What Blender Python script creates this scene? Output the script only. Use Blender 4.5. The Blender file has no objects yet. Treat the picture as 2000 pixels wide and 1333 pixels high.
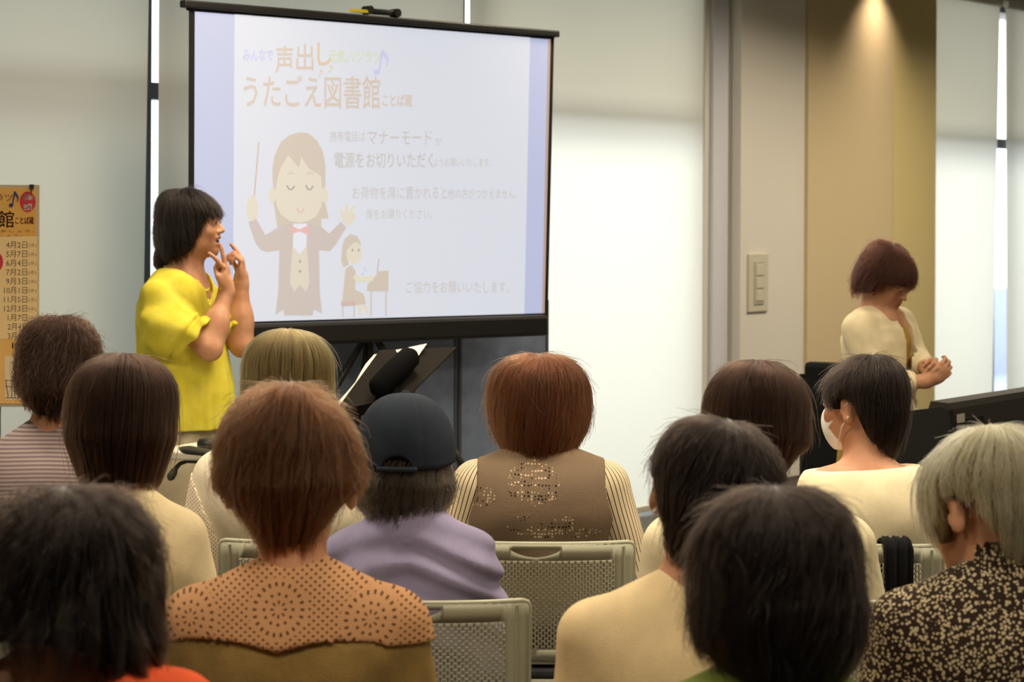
import bpy, math, random
import numpy as np
from mathutils import Vector, Matrix

SC = bpy.context.scene
COL = SC.collection
F_PX, YH, CAMZ, ROLL = 4800.0, 405.0, 1.58, 0.005   # focal length in px, horizon row, camera height
PI = math.pi

# ------------------------------------------------------------------ camera
cam = bpy.data.cameras.new('camera')
cam_o = bpy.data.objects.new('camera', cam)
COL.objects.link(cam_o)
rc, rs = math.cos(ROLL), math.sin(ROLL)
cam_o.matrix_world = Matrix(((rc, -rs, 0, 0), (0, 0, -1, 0), (rs, rc, 0, CAMZ), (0, 0, 0, 1)))
cam.sensor_width = 36.0
cam.lens = F_PX * 36.0 / 2000.0
cam.shift_y = -(666.5 - YH) / 2000.0
cam.clip_end = 300
cam.dof.use_dof = True
cam.dof.focus_distance = 6.3
cam.dof.aperture_fstop = 7.5
SC.camera = cam_o

# ------------------------------------------------------------------ view
SC.view_settings.view_transform = 'Standard'
SC.view_settings.look = 'None'
SC.view_settings.gamma = 1
SC.view_settings.exposure = 0.0
SC.cycles.use_denoising = True
SC.cycles.max_bounces = 8
SC.cycles.diffuse_bounces = 4
SC.cycles.transparent_max_bounces = 12
SC.cycles.sample_clamp_indirect = 6

# ------------------------------------------------------------------ daylight
world = bpy.data.worlds.new('daylight')
SC.world = world
world.use_nodes = True
wn = world.node_tree
bg = wn.nodes['Background']
tc = wn.nodes.new('ShaderNodeTexCoord')
sx = wn.nodes.new('ShaderNodeSeparateXYZ')
rp = wn.nodes.new('ShaderNodeValToRGB')
wn.links.new(tc.outputs['Generated'], sx.inputs[0])
wn.links.new(sx.outputs['Z'], rp.inputs[0])
rp.color_ramp.elements[0].position = 0.0
rp.color_ramp.elements[0].color = (0.95, 0.97, 1.0, 1)
rp.color_ramp.elements[1].position = 0.9
rp.color_ramp.elements[1].color = (1.0, 0.985, 0.93, 1)
wn.links.new(rp.outputs[0], bg.inputs[0])
bg.inputs[1].default_value = 7.5


def lin(c):
    return tuple(((v / 255) / 12.92 if v / 255 <= 0.04045 else (((v / 255) + 0.055) / 1.055) ** 2.4) for v in c)


# the window wall runs obliquely away to the right; room coordinates: along it, off it, up
WA = np.array((-1.371, 9.4))
WU = np.array((0.5547, 0.8320))
WN = np.array((0.8320, -0.5547))


def W(t, off, z):
    p = WA + t * WU + off * WN
    return Vector((p[0], p[1], z))


def P(px, py, d):
    """world point seen at pixel px,py at depth d"""
    dx, dy = px - 1000.0, py - YH
    return Vector((d / F_PX * (dx * rc + dy * rs), d, CAMZ + d / F_PX * (dx * rs - dy * rc)))


def wall_t(px, off=0.0, py=600):
    k = ((px - 1000.0) * rc + (py - YH) * rs) / F_PX
    a = WA + off * WN
    # a.x + t ux = k (a.y + t uy)
    return (k * a[1] - a[0]) / (WU[0] - k * WU[1])


# ------------------------------------------------------------------ ceiling lights of the room, with added wall fill
def area(name, loc, size, power, color, spread=150):
    l = bpy.data.lights.new(name, 'AREA')
    l.shape = 'SQUARE'
    l.size = size
    l.energy = power
    l.color = color
    l.spread = math.radians(spread)
    o = bpy.data.objects.new(name, l)
    o.location = loc
    COL.objects.link(o)
    return o


WARM = (1.0, 0.85, 0.64)
LAMPK = 3.3
for lx, ly, pw in ((-1.6, 2.9, 8), (0.4, 2.9, 8), (2.4, 3.0, 8), (-1.4, 5.6, 13), (0.6, 5.6, 13), (2.6, 5.8, 13),
                   (0.0, 7.6, 9), (3.2, 8.4, 12)):
    area('ceiling_lamp_or_fill', (lx, ly, 3.03), 0.55, pw * LAMPK, WARM)


def spot(name, loc, target, power, color, size, blend):
    l = bpy.data.lights.new(name, 'SPOT')
    l.energy = power
    l.color = color
    l.spot_size = math.radians(size)
    l.spot_blend = blend
    l.shadow_soft_size = 0.04
    o = bpy.data.objects.new(name, l)
    o.location = loc
    o.rotation_euler = (Vector(target) - Vector(loc)).to_track_quat('-Z', 'Y').to_euler()
    COL.objects.link(o)
    return o


for _px, _off, _pw in ((150, 1.2, 9), (850, 1.2, 9), (1330, 1.3, 7), (1540, 1.7, 11), (1760, 1.7, 11)):  # fill lights added to brighten the window wall and its blinds
    area('ceiling_lamp_or_fill', W(wall_t(_px), _off, 3.03), 0.5, _pw * LAMPK, WARM)
_t = wall_t(1690)
spot('wall_washer_light', W(_t, 0.23, 3.045), W(_t, 0.18, 1.2), 62, (1.0, 0.80, 0.60), 104, 1.0)


# ------------------------------------------------------------------ node expression helper
class X:
    """a node socket with arithmetic"""
    def __init__(s, nt, sock):
        s.nt, s.k = nt, sock

    def m(s, op, *a):
        n = s.nt.nodes.new('ShaderNodeMath')
        n.operation = op
        for i, v in enumerate((s,) + a):
            if isinstance(v, X):
                s.nt.links.new(v.k, n.inputs[i])
            else:
                n.inputs[i].default_value = v
        return X(s.nt, n.outputs[0])

    def __add__(s, o): return s.m('ADD', o)
    def __sub__(s, o): return s.m('SUBTRACT', o)
    def __mul__(s, o): return s.m('MULTIPLY', o)
    def __truediv__(s, o): return s.m('DIVIDE', o)
    def sin(s): return s.m('SINE')
    def abs(s): return s.m('ABSOLUTE')
    def gt(s, v): return s.m('GREATER_THAN', v)
    def lt(s, v): return s.m('LESS_THAN', v)
    def max(s, v): return s.m('MAXIMUM', v)
    def min(s, v): return s.m('MINIMUM', v)
    def sqrt(s): return s.m('SQRT')
    def frac(s): return s.m('FRACT')
    def atan2(s, v): return s.m('ARCTAN2', v)
    def pp(s, v): return s.m('PINGPONG', v)

    def ss(s, lo, hi):
        n = s.nt.nodes.new('ShaderNodeMapRange')
        n.interpolation_type = 'SMOOTHSTEP'
        s.nt.links.new(s.k, n.inputs[0])
        n.inputs[1].default_value, n.inputs[2].default_value = lo, hi
        return X(s.nt, n.outputs[0])


class Mat:
    def __init__(s, name, col=(0.5, 0.5, 0.5), rough=0.7, spec=0.3, srgb=True, **kw):
        s.m = bpy.data.materials.new(name)
        s.m.use_nodes = True
        s.nt = s.m.node_tree
        s.b = s.nt.nodes['Principled BSDF']
        s.col = lin(col) if srgb else col
        s.b.inputs['Base Color'].default_value = (*s.col, 1)
        s.b.inputs['Roughness'].default_value = rough
        s.b.inputs['Specular IOR Level'].default_value = spec
        for k, v in kw.items():
            s.b.inputs[k.replace('_', ' ')].default_value = v

    def new(s, t): return s.nt.nodes.new(t)
    def link(s, a, b): s.nt.links.new(a, b)

    def obj(s):
        if not hasattr(s, '_o'):
            t = s.new('ShaderNodeTexCoord')
            sp = s.new('ShaderNodeSeparateXYZ')
            s.link(t.outputs['Object'], sp.inputs[0])
            s._v = t.outputs['Object']
            s._o = tuple(X(s.nt, sp.outputs[i]) for i in range(3))
        return s._o

    def attr(s, name):
        n = s.new('ShaderNodeAttribute')
        n.attribute_name = name
        return X(s.nt, n.outputs['Fac'])

    def noise(s, scale, detail=2, rough=0.5, stretch=(1, 1, 1)):
        s.obj()
        mp = s.new('ShaderNodeMapping')
        mp.inputs['Scale'].default_value = stretch
        s.link(s._v, mp.inputs[0])
        n = s.new('ShaderNodeTexNoise')
        n.inputs['Scale'].default_value = scale
        n.inputs['Detail'].default_value = detail
        n.inputs['Roughness'].default_value = rough
        s.link(mp.outputs[0], n.inputs['Vector'])
        return X(s.nt, n.outputs[0])

    def mix(s, fac, a, b):
        """a,b: sRGB tuples or sockets"""
        n = s.new('ShaderNodeMix')
        n.data_type = 'RGBA'
        s.link(fac.k, n.inputs[0])
        for v, i in ((a, 6), (b, 7)):
            if isinstance(v, tuple):
                n.inputs[i].default_value = (*lin(v), 1)
            else:
                s.link(v, n.inputs[i])
        return n.outputs[2]

    def base(s, sock):
        s.link(sock, s.b.inputs['Base Color'])
        return s

    def bump(s, h, strength=0.3, dist=0.002):
        n = s.new('ShaderNodeBump')
        n.inputs['Strength'].default_value = strength
        n.inputs['Distance'].default_value = dist
        s.link(h.k, n.inputs['Height'])
        s.link(n.outputs[0], s.b.inputs['Normal'])
        return s

    def vary(s, a, b, scale=8, detail=3, stretch=(1, 1, 1)):
        return s.base(s.mix(s.noise(scale, detail, stretch=stretch).ss(0.3, 0.7), a, b))


def cloth(name, col, amt=0.06, scale=350, rough=0.9, bump=0.25, sheen=0.0, folds=0.0):
    m = Mat(name, col, rough, 0.15)
    d = tuple(max(0, v * (1 - amt)) for v in col)
    u = tuple(min(255, v * (1 + amt)) for v in col)
    m.vary(d, u, 14, 4)
    h = m.noise(scale, 2)
    if folds:
        h = h * 0.25 + m.noise(11, 2, 0.5, (1, 0.6, 0.5)) * folds * 1.5
    m.bump(h, bump if not folds else 0.35, 0.004 if not folds else 0.012)
    if sheen:
        m.b.inputs['Sheen Weight'].default_value = sheen
    return m


# ------------------------------------------------------------------ mesh helpers
class MB:
    """collects vertices and faces for one mesh"""
    def __init__(s):
        s.v, s.f, s.mi = [], [], []

    def add(s, vs, fs, mi=0):
        o = len(s.v)
        s.v += [tuple(p) for p in vs]
        s.f += [tuple(i + o for i in f) for f in fs]
        s.mi += [mi] * len(fs)

    def box(s, c, size, R=None, bev=0.0, mi=0):
        hx, hy, hz = (v / 2 for v in size)
        c = Vector(c)
        if bev <= 0:
            vs = [Vector((x, y, z)) for x in (-hx, hx) for y in (-hy, hy) for z in (-hz, hz)]
            fs = [(0, 1, 3, 2), (4, 6, 7, 5), (0, 4, 5, 1), (2, 3, 7, 6), (0, 2, 6, 4), (1, 5, 7, 3)]
        else:
            import bmesh
            bm = bmesh.new()
            bmesh.ops.create_cube(bm, size=1.0)
            for v in bm.verts:
                v.co = Vector((v.co.x * size[0], v.co.y * size[1], v.co.z * size[2]))
            bmesh.ops.bevel(bm, geom=bm.edges[:], offset=bev, segments=2, affect='EDGES', profile=0.5)
            bm.verts.index_update()
            vs = [v.co.copy() for v in bm.verts]
            fs = [tuple(v.index for v in f.verts) for f in bm.faces]
            bm.free()
        if R is not None:
            vs = [R @ v for v in vs]
        s.add([c + v for v in vs], fs, mi)

    def quad(s, a, b, c, d, mi=0):
        s.add([a, b, c, d], [(0, 1, 2, 3)], mi)

    def tube(s, pts, radii, n=10, cap=True, mi=0, closed=False):
        pts = [Vector(p) for p in pts]
        if not hasattr(radii, '__len__'):
            radii = [radii] * len(pts)
        m = len(pts)
        vs = []
        up = None
        for i, p in enumerate(pts):
            a = pts[i - 1] if (i > 0 or closed) else p
            b = pts[(i + 1) % m] if (i < m - 1 or closed) else p
            t = (b - a).normalized()
            if up is None:
                up = Vector((0, 0, 1)) if abs(t.z) < 0.9 else Vector((0, 1, 0))
            sx = t.cross(up).normalized()
            up = sx.cross(t).normalized()
            for k in range(n):
                an = 2 * PI * k / n
                vs.append(p + radii[i] * (math.cos(an) * sx + math.sin(an) * up))
        fs = []
        for i in range(m if closed else m - 1):
            j = (i + 1) % m
            for k in range(n):
                l = (k + 1) % n
                fs.append((i * n + k, i * n + l, j * n + l, j * n + k))
        if cap and not closed:
            fs.append(tuple(range(n))[::-1])
            fs.append(tuple((m - 1) * n + k for k in range(n)))
        s.add(vs, fs, mi)

    def lathe(s, prof, c=(0, 0, 0), n=24, R=None, mi=0):
        """prof: list of (r, z)"""
        c = Vector(c)
        vs, fs = [], []
        for r, z in prof:
            for k in range(n):
                a = 2 * PI * k / n
                v = Vector((r * math.cos(a), r * math.sin(a), z))
                vs.append(c + (R @ v if R is not None else v))
        for i in range(len(prof) - 1):
            for k in range(n):
                l = (k + 1) % n
                fs.append((i * n + k, i * n + l, (i + 1) * n + l, (i + 1) * n + k))
        s.add(vs, fs, mi)

    def prism(s, poly, th, org, ex, ey, mi=0):
        """extruded polygon: 2-D points along ex,ey from org, thickness th along ex x ey"""
        org, ex, ey = Vector(org), Vector(ex).normalized(), Vector(ey).normalized()
        ez = ex.cross(ey)
        n = len(poly)
        lo = [org + ex * p[0] + ey * p[1] for p in poly]
        hi = [p + ez * th for p in lo]
        fs = [tuple(range(n))[::-1], tuple(range(n, 2 * n))]
        fs += [(i, (i + 1) % n, n + (i + 1) % n, n + i) for i in range(n)]
        s.add(lo + hi, fs, mi)

    def build(s, name, mats, parent=None, smooth=False, auto=None):
        me = bpy.data.meshes.new(name)
        me.from_pydata(s.v, [], s.f)
        for m in (mats if isinstance(mats, (list, tuple)) else [mats]):
            me.materials.append(m.m if isinstance(m, Mat) else m)
        if any(s.mi):
            me.polygons.foreach_set('material_index', s.mi)
        if smooth:
            me.polygons.foreach_set('use_smooth', [True] * len(s.f))
            if auto:
                me.set_sharp_from_angle(angle=math.radians(auto))
        me.update()
        o = bpy.data.objects.new(name, me)
        COL.objects.link(o)
        if parent is not None:
            o.parent = parent
        return o


def tag(o, label=None, cat=None, group=None, kind=None):
    for k, v in (('label', label), ('category', cat), ('group', group), ('kind', kind)):
        if v:
            o[k] = v
    return o


def empty(name, loc=(0, 0, 0), rz=0.0):
    o = bpy.data.objects.new(name, None)
    o.empty_display_size = 0.1
    o.location = loc
    o.rotation_euler = (0, 0, rz)
    COL.objects.link(o)
    return o


def copy_tree(o, parent=None):
    c = o.copy()
    COL.objects.link(c)
    if parent is not None:
        c.parent = parent
    for ch in list(o.children):
        copy_tree(ch, c)
    return c


def text_mesh(body, bold=0.0):
    """flat glyph mesh, normalised to its bounding box: x in 0..1, y in 0..1"""
    cu = bpy.data.curves.new('glyphs', 'FONT')
    cu.body = body
    cu.offset = bold
    cu.resolution_u = 2
    o = bpy.data.objects.new('glyphs', cu)
    COL.objects.link(o)
    dg = bpy.context.evaluated_depsgraph_get()
    me = bpy.data.meshes.new_from_object(o.evaluated_get(dg))
    n = len(me.vertices)
    co = np.empty(n * 3)
    me.vertices.foreach_get('co', co)
    co = co.reshape(-1, 3)
    fs = [tuple(p.vertices) for p in me.polygons]
    bpy.data.objects.remove(o)
    bpy.data.curves.remove(cu)
    bpy.data.meshes.remove(me)
    lo, hi = co.min(0), co.max(0)
    uv = (co[:, :2] - lo[:2]) / np.maximum(hi[:2] - lo[:2], 1e-6)
    return uv, fs


ROOMROT = math.atan2(WU[1], WU[0])       # rotation of a thing set parallel to the window wall
RW = Matrix.Rotation(ROOMROT, 3, 'Z')


def wbox(mb, t0, t1, o0, o1, z0, z1, bev=0.0, mi=0):
    mb.box(W((t0 + t1) / 2, (o0 + o1) / 2, (z0 + z1) / 2), (t1 - t0, abs(o1 - o0), z1 - z0), RW, bev, mi)


# ================================================================== SETTING
M_white = Mat('white_wall_paint', (214, 210, 200), 0.85)
M_white.bump(M_white.noise(160, 3), 0.15, 0.002)
M_tan = Mat('tan_wall_paint', (202, 185, 148), 0.8)
M_tan.bump(M_tan.noise(160, 3), 0.15, 0.002)
M_ceil = Mat('ceiling_paint', (205, 201, 192), 0.9)
M_rear = Mat('bounce_cutting_wall_paint', (84, 80, 74), 0.9)  # unseen walls darkened to cut light bounced back at the audience
M_carpet = Mat('carpet_tiles', (96, 94, 90), 0.95)
M_carpet.vary((80, 78, 75), (104, 101, 97), 60, 4)
M_frame = Mat('dark_window_metal', (58, 66, 80), 0.4, 0.5)
M_jamb = Mat('pale_jamb_paint', (206, 208, 216), 0.7)

TL, TR, ZC = -10.5, 12.0, 3.05
mb = MB(); wbox(mb, TL, TR, -1.0, 9.6, -0.06, 0.0)
tag(mb.build('floor', M_carpet), kind='structure')
mb = MB(); wbox(mb, TL, TR, -0.3, 9.6, ZC, ZC + 0.12)
tag(mb.build('ceiling', M_ceil), kind='structure')
mb = MB(); wbox(mb, TL - 0.1, TL, -0.3, 9.6, 0, ZC)
tag(mb.build('wall_left', M_rear), kind='structure')
mb = MB(); wbox(mb, TR, TR + 0.1, -0.3, 9.6, 0, ZC)
tag(mb.build('wall_right', M_rear), kind='structure')
mb = MB(); wbox(mb, TL, TR, 9.6, 9.7, 0, ZC)
tag(mb.build('wall_back', M_rear), kind='structure')

tJ0, tJ1, tP0, tP1, tP2 = (wall_t(v) for v in (1394, 1436, 1436, 1561, 1812))
mb = MB(); wbox(mb, tP0, tP1, -0.28, 0.03, 0, ZC)
wbox(mb, tJ0, tJ1, -0.28, -0.06, 0, ZC)
tag(mb.build('wall_front', M_white), kind='structure')
mb = MB()
wbox(mb, tP1, wall_t(1742, 0.05), -0.28, 0.05, 0, ZC)
wbox(mb, wall_t(1742, 0.05) + 0.006, tP2, -0.28, 0.05, 0, ZC, 0, 1)
wbox(mb, tP1 + .01, tP2 - .01, -0.28, 0.044, 0, ZC)
tag(mb.build('wall_pillar', [M_tan, Mat('yellow_tan_wall_paint', (206, 190, 136), 0.75)]), kind='structure')
mb = MB(); wbox(mb, tJ0 + 0.05, tJ0 + 0.22, -0.06, -0.035, 0, ZC, 0.004)
wbox(mb, tJ0 + 0.26, tJ1, -0.06, -0.02, 0, ZC, 0.004)
tag(mb.build('trim_1', M_jamb), kind='structure')
mb = MB(); wbox(mb, tP0, tP1, 0.03, 0.04, 0, 0.08); wbox(mb, tP1, tP2, 0.05, 0.06, 0, 0.08)
tag(mb.build('baseboard_front', Mat('baseboard_vinyl', (90, 86, 80), 0.6)), kind='structure')
# head panel above the windows
mb = MB(); wbox(mb, TL, tJ0, -0.28, -0.10, 2.98, ZC); wbox(mb, tP2, TR, -0.28, -0.10, 2.98, ZC)
tag(mb.build('trim_2', M_white), kind='structure')


def glass_mat(name, tint):
    m = bpy.data.materials.new(name)
    m.use_nodes = True
    nt = m.node_tree
    nt.nodes.remove(nt.nodes['Principled BSDF'])
    tr = nt.nodes.new('ShaderNodeBsdfTransparent')
    tr.inputs[0].default_value = (*tint, 1)
    gl = nt.nodes.new('ShaderNodeBsdfGlossy')
    gl.inputs['Roughness'].default_value = 0.02
    mx = nt.nodes.new('ShaderNodeMixShader')
    mx.inputs[0].default_value = 0.05
    nt.links.new(tr.outputs[0], mx.inputs[1])
    nt.links.new(gl.outputs[0], mx.inputs[2])
    nt.links.new(mx.outputs[0], nt.nodes['Material Output'].inputs[0])
    return m


G_dim = glass_mat('left_dimming_glass', (0.50, 0.53, 0.53))  # tint added to dim the daylight on the far left blind
G_mid = glass_mat('middle_dimming_glass', (0.52, 0.54, 0.53))  # tint added to dim the daylight on the blind behind the screen
G_clear = glass_mat('clear_glass', (0.93, 0.96, 0.97))
G_up = glass_mat('upper_dimming_glass', (0.66, 0.66, 0.62))  # tint added to darken the right blinds above the transom
OB0 = -0.07
OG = -0.24                                # glazing line behind the blinds


def window(n, t0, t1, g):
    mb = MB()
    wbox(mb, t0, t0 + 0.05, OG - 0.04, OG + 0.04, 0, 2.98)
    wbox(mb, t1 - 0.05, t1, OG - 0.04, OG + 0.04, 0, 2.98)
    for z0, z1 in ((0.0, 0.03), (2.0, 2.065), (2.93, 2.98)):
        wbox(mb, t0 + 0.05, t1 - 0.05, OG - 0.04, OG + 0.04, z0, z1)
    o = tag(mb.build('window_%d' % n, M_frame), kind='structure')
    mb = MB()
    wbox(mb, t0 + 0.05, t1 - 0.05, OG - 0.004, OG + 0.004, 0.03, 2.0)
    mb.build('glass', g, o)
    mb = MB()
    wbox(mb, t0 + 0.05, t1 - 0.05, OG - 0.004, OG + 0.004, 2.065, 2.93)
    mb.build('glass', G_up if g is G_clear else g, o)


tg1, tg2, tg3 = wall_t(262, OG), wall_t(880, OG), wall_t(1928, OG)
tW = wall_t(-300, OB0)
window(1, tW - 0.03, tg1 - 0.0, G_dim)
mb = MB(); wbox(mb, TL, tW - 0.03, -0.28, -0.02, 0, 2.98)
tag(mb.build('wall_front_left', M_white), kind='structure')
window(2, tg1 + 0.0, tg2, G_mid)
window(3, tg2, tJ0 + 0.02, G_clear)
window(4, tP2 - 0.02, tg3 - 0.02, G_clear)
window(5, tg3 - 0.02, TR, G_clear)

# roller blinds
M_blind = bpy.data.materials.new('blind_weave')
M_blind.use_nodes = True
_nt = M_blind.node_tree
_nt.nodes.remove(_nt.nodes['Principled BSDF'])
_d = _nt.nodes.new('ShaderNodeBsdfDiffuse'); _d.inputs[0].default_value = (0.60, 0.575, 0.50, 1)
_t = _nt.nodes.new('ShaderNodeBsdfTranslucent'); _t.inputs[0].default_value = (0.60, 0.58, 0.50, 1)
_m = _nt.nodes.new('ShaderNodeMixShader'); _m.inputs[0].default_value = 0.5
_w = _nt.nodes.new('ShaderNodeTexWave'); _w.bands_direction = 'Z'; _w.inputs['Scale'].default_value = 90
_w2 = _nt.nodes.new('ShaderNodeTexNoise'); _w2.inputs['Scale'].default_value = 220
_tc = _nt.nodes.new('ShaderNodeTexCoord')
_b = _nt.nodes.new('ShaderNodeBump'); _b.inputs['Strength'].default_value = 0.12; _b.inputs['Distance'].default_value = 0.002
for a, b in ((_tc.outputs['Object'], _w.inputs[0]), (_tc.outputs['Object'], _w2.inputs['Vector']), (_w2.outputs[0], _b.inputs['Height']),
             (_b.outputs[0], _d.inputs['Normal']), (_d.outputs[0], _m.inputs[1]), (_t.outputs[0], _m.inputs[2]),
             (_m.outputs[0], _nt.nodes['Material Output'].inputs[0])):
    _nt.links.new(a, b)
M_bar = Mat('blind_bottom_bar_metal', (196, 190, 172), 0.5, 0.4)
OB = -0.07


def blind(x0, x1, label, zb=0.035):
    """x0,x1: (top, bottom) columns of its two edges on the wall"""
    a0, a1 = wall_t(x0[0], OB, 0), wall_t(x0[1], OB, 900)
    b0, b1 = wall_t(x1[0], OB, 0), wall_t(x1[1], OB, 900)
    root = empty('roller_blind', W((a1 + b1) / 2, OB, 0), ROOMROT)
    inv = Matrix.Translation(-root.location)
    R = Matrix.Rotation(-ROOMROT, 3, 'Z')
    loc = lambda v: R @ (v - root.location)
    mb = MB()
    N, K = 14, 10
    vs, fs = [], []
    for j in range(K + 1):
        z = zb + (2.95 - zb) * j / K
        f = j / K
        l, r = a1 + (a0 - a1) * f, b1 + (b0 - b1) * f
        for i in range(N + 1):
            vs.append(loc(W(l + (r - l) * i / N, OB + 0.004 * math.sin(3 * i / N * PI) * (1 - f), z)))
    fs = [(j * (N + 1) + i, j * (N + 1) + i + 1, (j + 1) * (N + 1) + i + 1, (j + 1) * (N + 1) + i) for j in range(K) for i in range(N)]
    mb.add(vs, fs)
    mb.build('fabric', M_blind, root, True)
    mb = MB(); mb.box(loc(W((a1 + b1) / 2, OB, zb)), (b1 - a1, 0.022, 0.03), None, 0.004)
    mb.build('bottom_bar', M_bar, root)
    mb = MB(); mb.tube([loc(W(a0, OB, 2.965)), loc(W(b0, OB, 2.965))], 0.025, 12)
    mb.build('roller_tube', M_bar, root, True, 40)
    tag(root, label, 'window blind', 'roller blinds along the window wall')


blind((-300, -300), (294, 272), 'cream roller blind at far left, behind the orange poster and the woman in yellow')
blind((310, 307), (905, 902), 'cream roller blind directly behind the projection screen')
blind((917, 915), (1393, 1391), 'bright cream roller blind between the projection screen and the white wall with the switch')
blind((1813, 1813), (1953, 1936), 'narrow cream roller blind just right of the tan pillar')
blind((1964, 1966), (2300, 2300), 'cream roller blind at the right edge of the picture past the narrow gap')

# outside: terrace, parapet, eave
M_terr = Mat('terrace_concrete', (190, 192, 196), 0.8)
mb = MB(); wbox(mb, TL - 4, TR + 6, -5.0, -1.0, -0.10, -0.04)
wbox(mb, TL - 4, TR + 6, -3.2, -3.05, -0.04, 0.80)
tag(mb.build('exterior_terrace', Mat('terrace_paint', (120, 128, 150), 0.8)), kind='structure')
mb = MB(); wbox(mb, TL - 2, TR + 2, -1.3, -0.30, 3.10, 3.25)
tag(mb.build('exterior_roof', M_terr), kind='structure')

# switch plate
mb = MB()
_a, _b2 = wall_t(1459, 0.03, 550), wall_t(1497, 0.03, 550)
_za, _zb = W(_a, 0.03, 0)[1], 0
_d1 = W((_a + _b2) / 2, 0.03, 0).y
_zt, _zbm = P(1478, 496, _d1).z, P(1478, 609, _d1).z
so = empty('wall_switch', W((_a + _b2) / 2, 0.03, _zbm), ROOMROT)
M_plate = Mat('switch_plate_plastic', (200, 194, 176), 0.5, 0.4)
hw, hh = (_b2 - _a), (_zt - _zbm)
mb = MB(); mb.box((0, -0.006, hh / 2), (hw, 0.012, hh), None, 0.003); mb.build('cover_plate', M_plate, so)
mb = MB(); mb.box((0, -0.014, hh / 2), (hw * 0.5, 0.008, hh * 0.74), None, 0.002)
mb.build('rocker_frame', Mat('switch_rocker_plastic', (184, 178, 160), 0.45, 0.4), so)
for k in range(3):
    mb = MB(); mb.box((0, -0.0195, hh * (0.28 + 0.22 * k)), (hw * 0.38, 0.006, hh * 0.19), None, 0.002)
    mb.build('rocker', M_plate, so)
tag(so, 'tall pale switch plate on the white wall left of the tan pillar', 'light switch')
# ================================================================== PROJECTION SCREEN
SD_L, SD_R = 8.9, 10.29
sTL, sTR, sBR, sBL = P(380, 20, SD_L), P(1075, 75, SD_R), P(1063, 612, SD_R), P(378, 632, SD_L)
s_ex = (sTR - sTL).normalized()
s_n = Vector((s_ex.y, -s_ex.x, 0)).normalized()        # towards the audience


def smap(u, v, off=0.0):
    """u 0..1 left to right, v 0..1 top to bottom on the screen fabric"""
    a = sTL.lerp(sTR, u)
    b = sBL.lerp(sBR, u)
    return a.lerp(b, v) + s_n * off


def spix(px, py):
    """pixel -> u,v on the screen plane (few Newton steps on the bilinear patch)"""
    u, v = 0.5, 0.5
    o = Vector((0, 0, CAMZ))
    d = P(px, py, 1.0) - o
    for _ in range(8):
        p = smap(u, v)
        # intersection of the ray with the local plane
        du = smap(u + 1e-3, v) - p
        dv = smap(u, v + 1e-3) - p
        n = du.cross(dv)
        q = o + d * ((p - o).dot(n) / d.dot(n))
        r = q - p
        a, b, c = du.dot(du), du.dot(dv), dv.dot(dv)
        e, f = r.dot(du), r.dot(dv)
        det = a * c - b * b
        u += 1e-3 * (e * c - f * b) / det
        v += 1e-3 * (a * f - b * e) / det
    return u, v


scr_c = smap(0.5, 1.0)
screen = empty('projection_screen', (scr_c.x, scr_c.y + 0.12, 0))
S0 = screen.location.copy()
L = lambda v: v - S0
M_black = Mat('black_screen_casing', (26, 25, 24), 0.5, 0.4)
M_bfab = Mat('black_screen_border', (30, 28, 26), 0.85, 0.2)


def projected(name, col, k=0.80):
    """screen fabric showing projected light"""
    m = Mat(name, (120, 120, 120), 0.9, 0.05)
    m.b.inputs['Emission Color'].default_value = (*lin(col), 1)
    m.b.inputs['Emission Strength'].default_value = k
    return m


def sgrid(mb, u0, u1, v0, v1, off, n=8, mi=0):
    vs = [L(smap(u0 + (u1 - u0) * i / n, v0 + (v1 - v0) * j / n, off)) for j in range(n + 1) for i in range(n + 1)]
    fs = [(j * (n + 1) + i, (j + 1) * (n + 1) + i, (j + 1) * (n + 1) + i + 1, j * (n + 1) + i + 1) for j in range(n) for i in range(n)]
    mb.add(vs, fs, mi)


# black-bordered fabric (with thickness)
mb = MB()
sgrid(mb, -0.012, 1.012, -0.02, 1.02, 0.0)
sgrid(mb, -0.012, 1.012, -0.02, 1.02, -0.004)
fab = mb.build('border_fabric', M_bfab, screen)
# projected picture: lilac side bands, pale slide
uL = spix(456, 300)[0]; uR = spix(1030, 300)[0]
mb = MB(); sgrid(mb, 0, 0.992, 0.004, 1, 0.0015)
slide = mb.build('projected_picture', projected('projected_lilac', (184, 194, 232)), screen)
mb = MB(); sgrid(mb, 0.992, 1.0, 0, 1, 0.002); sgrid(mb, 0, 0.992, -0.004, 0.002, 0.0025)
mb.build('picture_edge_glow', projected('projected_orange_fringe', (196, 160, 140), 0.7), screen)
mb = MB(); sgrid(mb, uL, uR, 0, 1, 0.002)
sheet = mb.build('slide_page', projected('projected_white', (222, 227, 240)), slide)

PMAT = {}


def pm(col, k=0.80):
    if col not in PMAT:
        PMAT[col] = projected('projected_ink_%02x%02x%02x' % col, col, k)
    return PMAT[col]


BROWN, GREYBR, LILAC, LIME, ORNG = (214, 196, 180), (200, 195, 192), (204, 204, 244), (214, 224, 190), (226, 196, 160)


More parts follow.
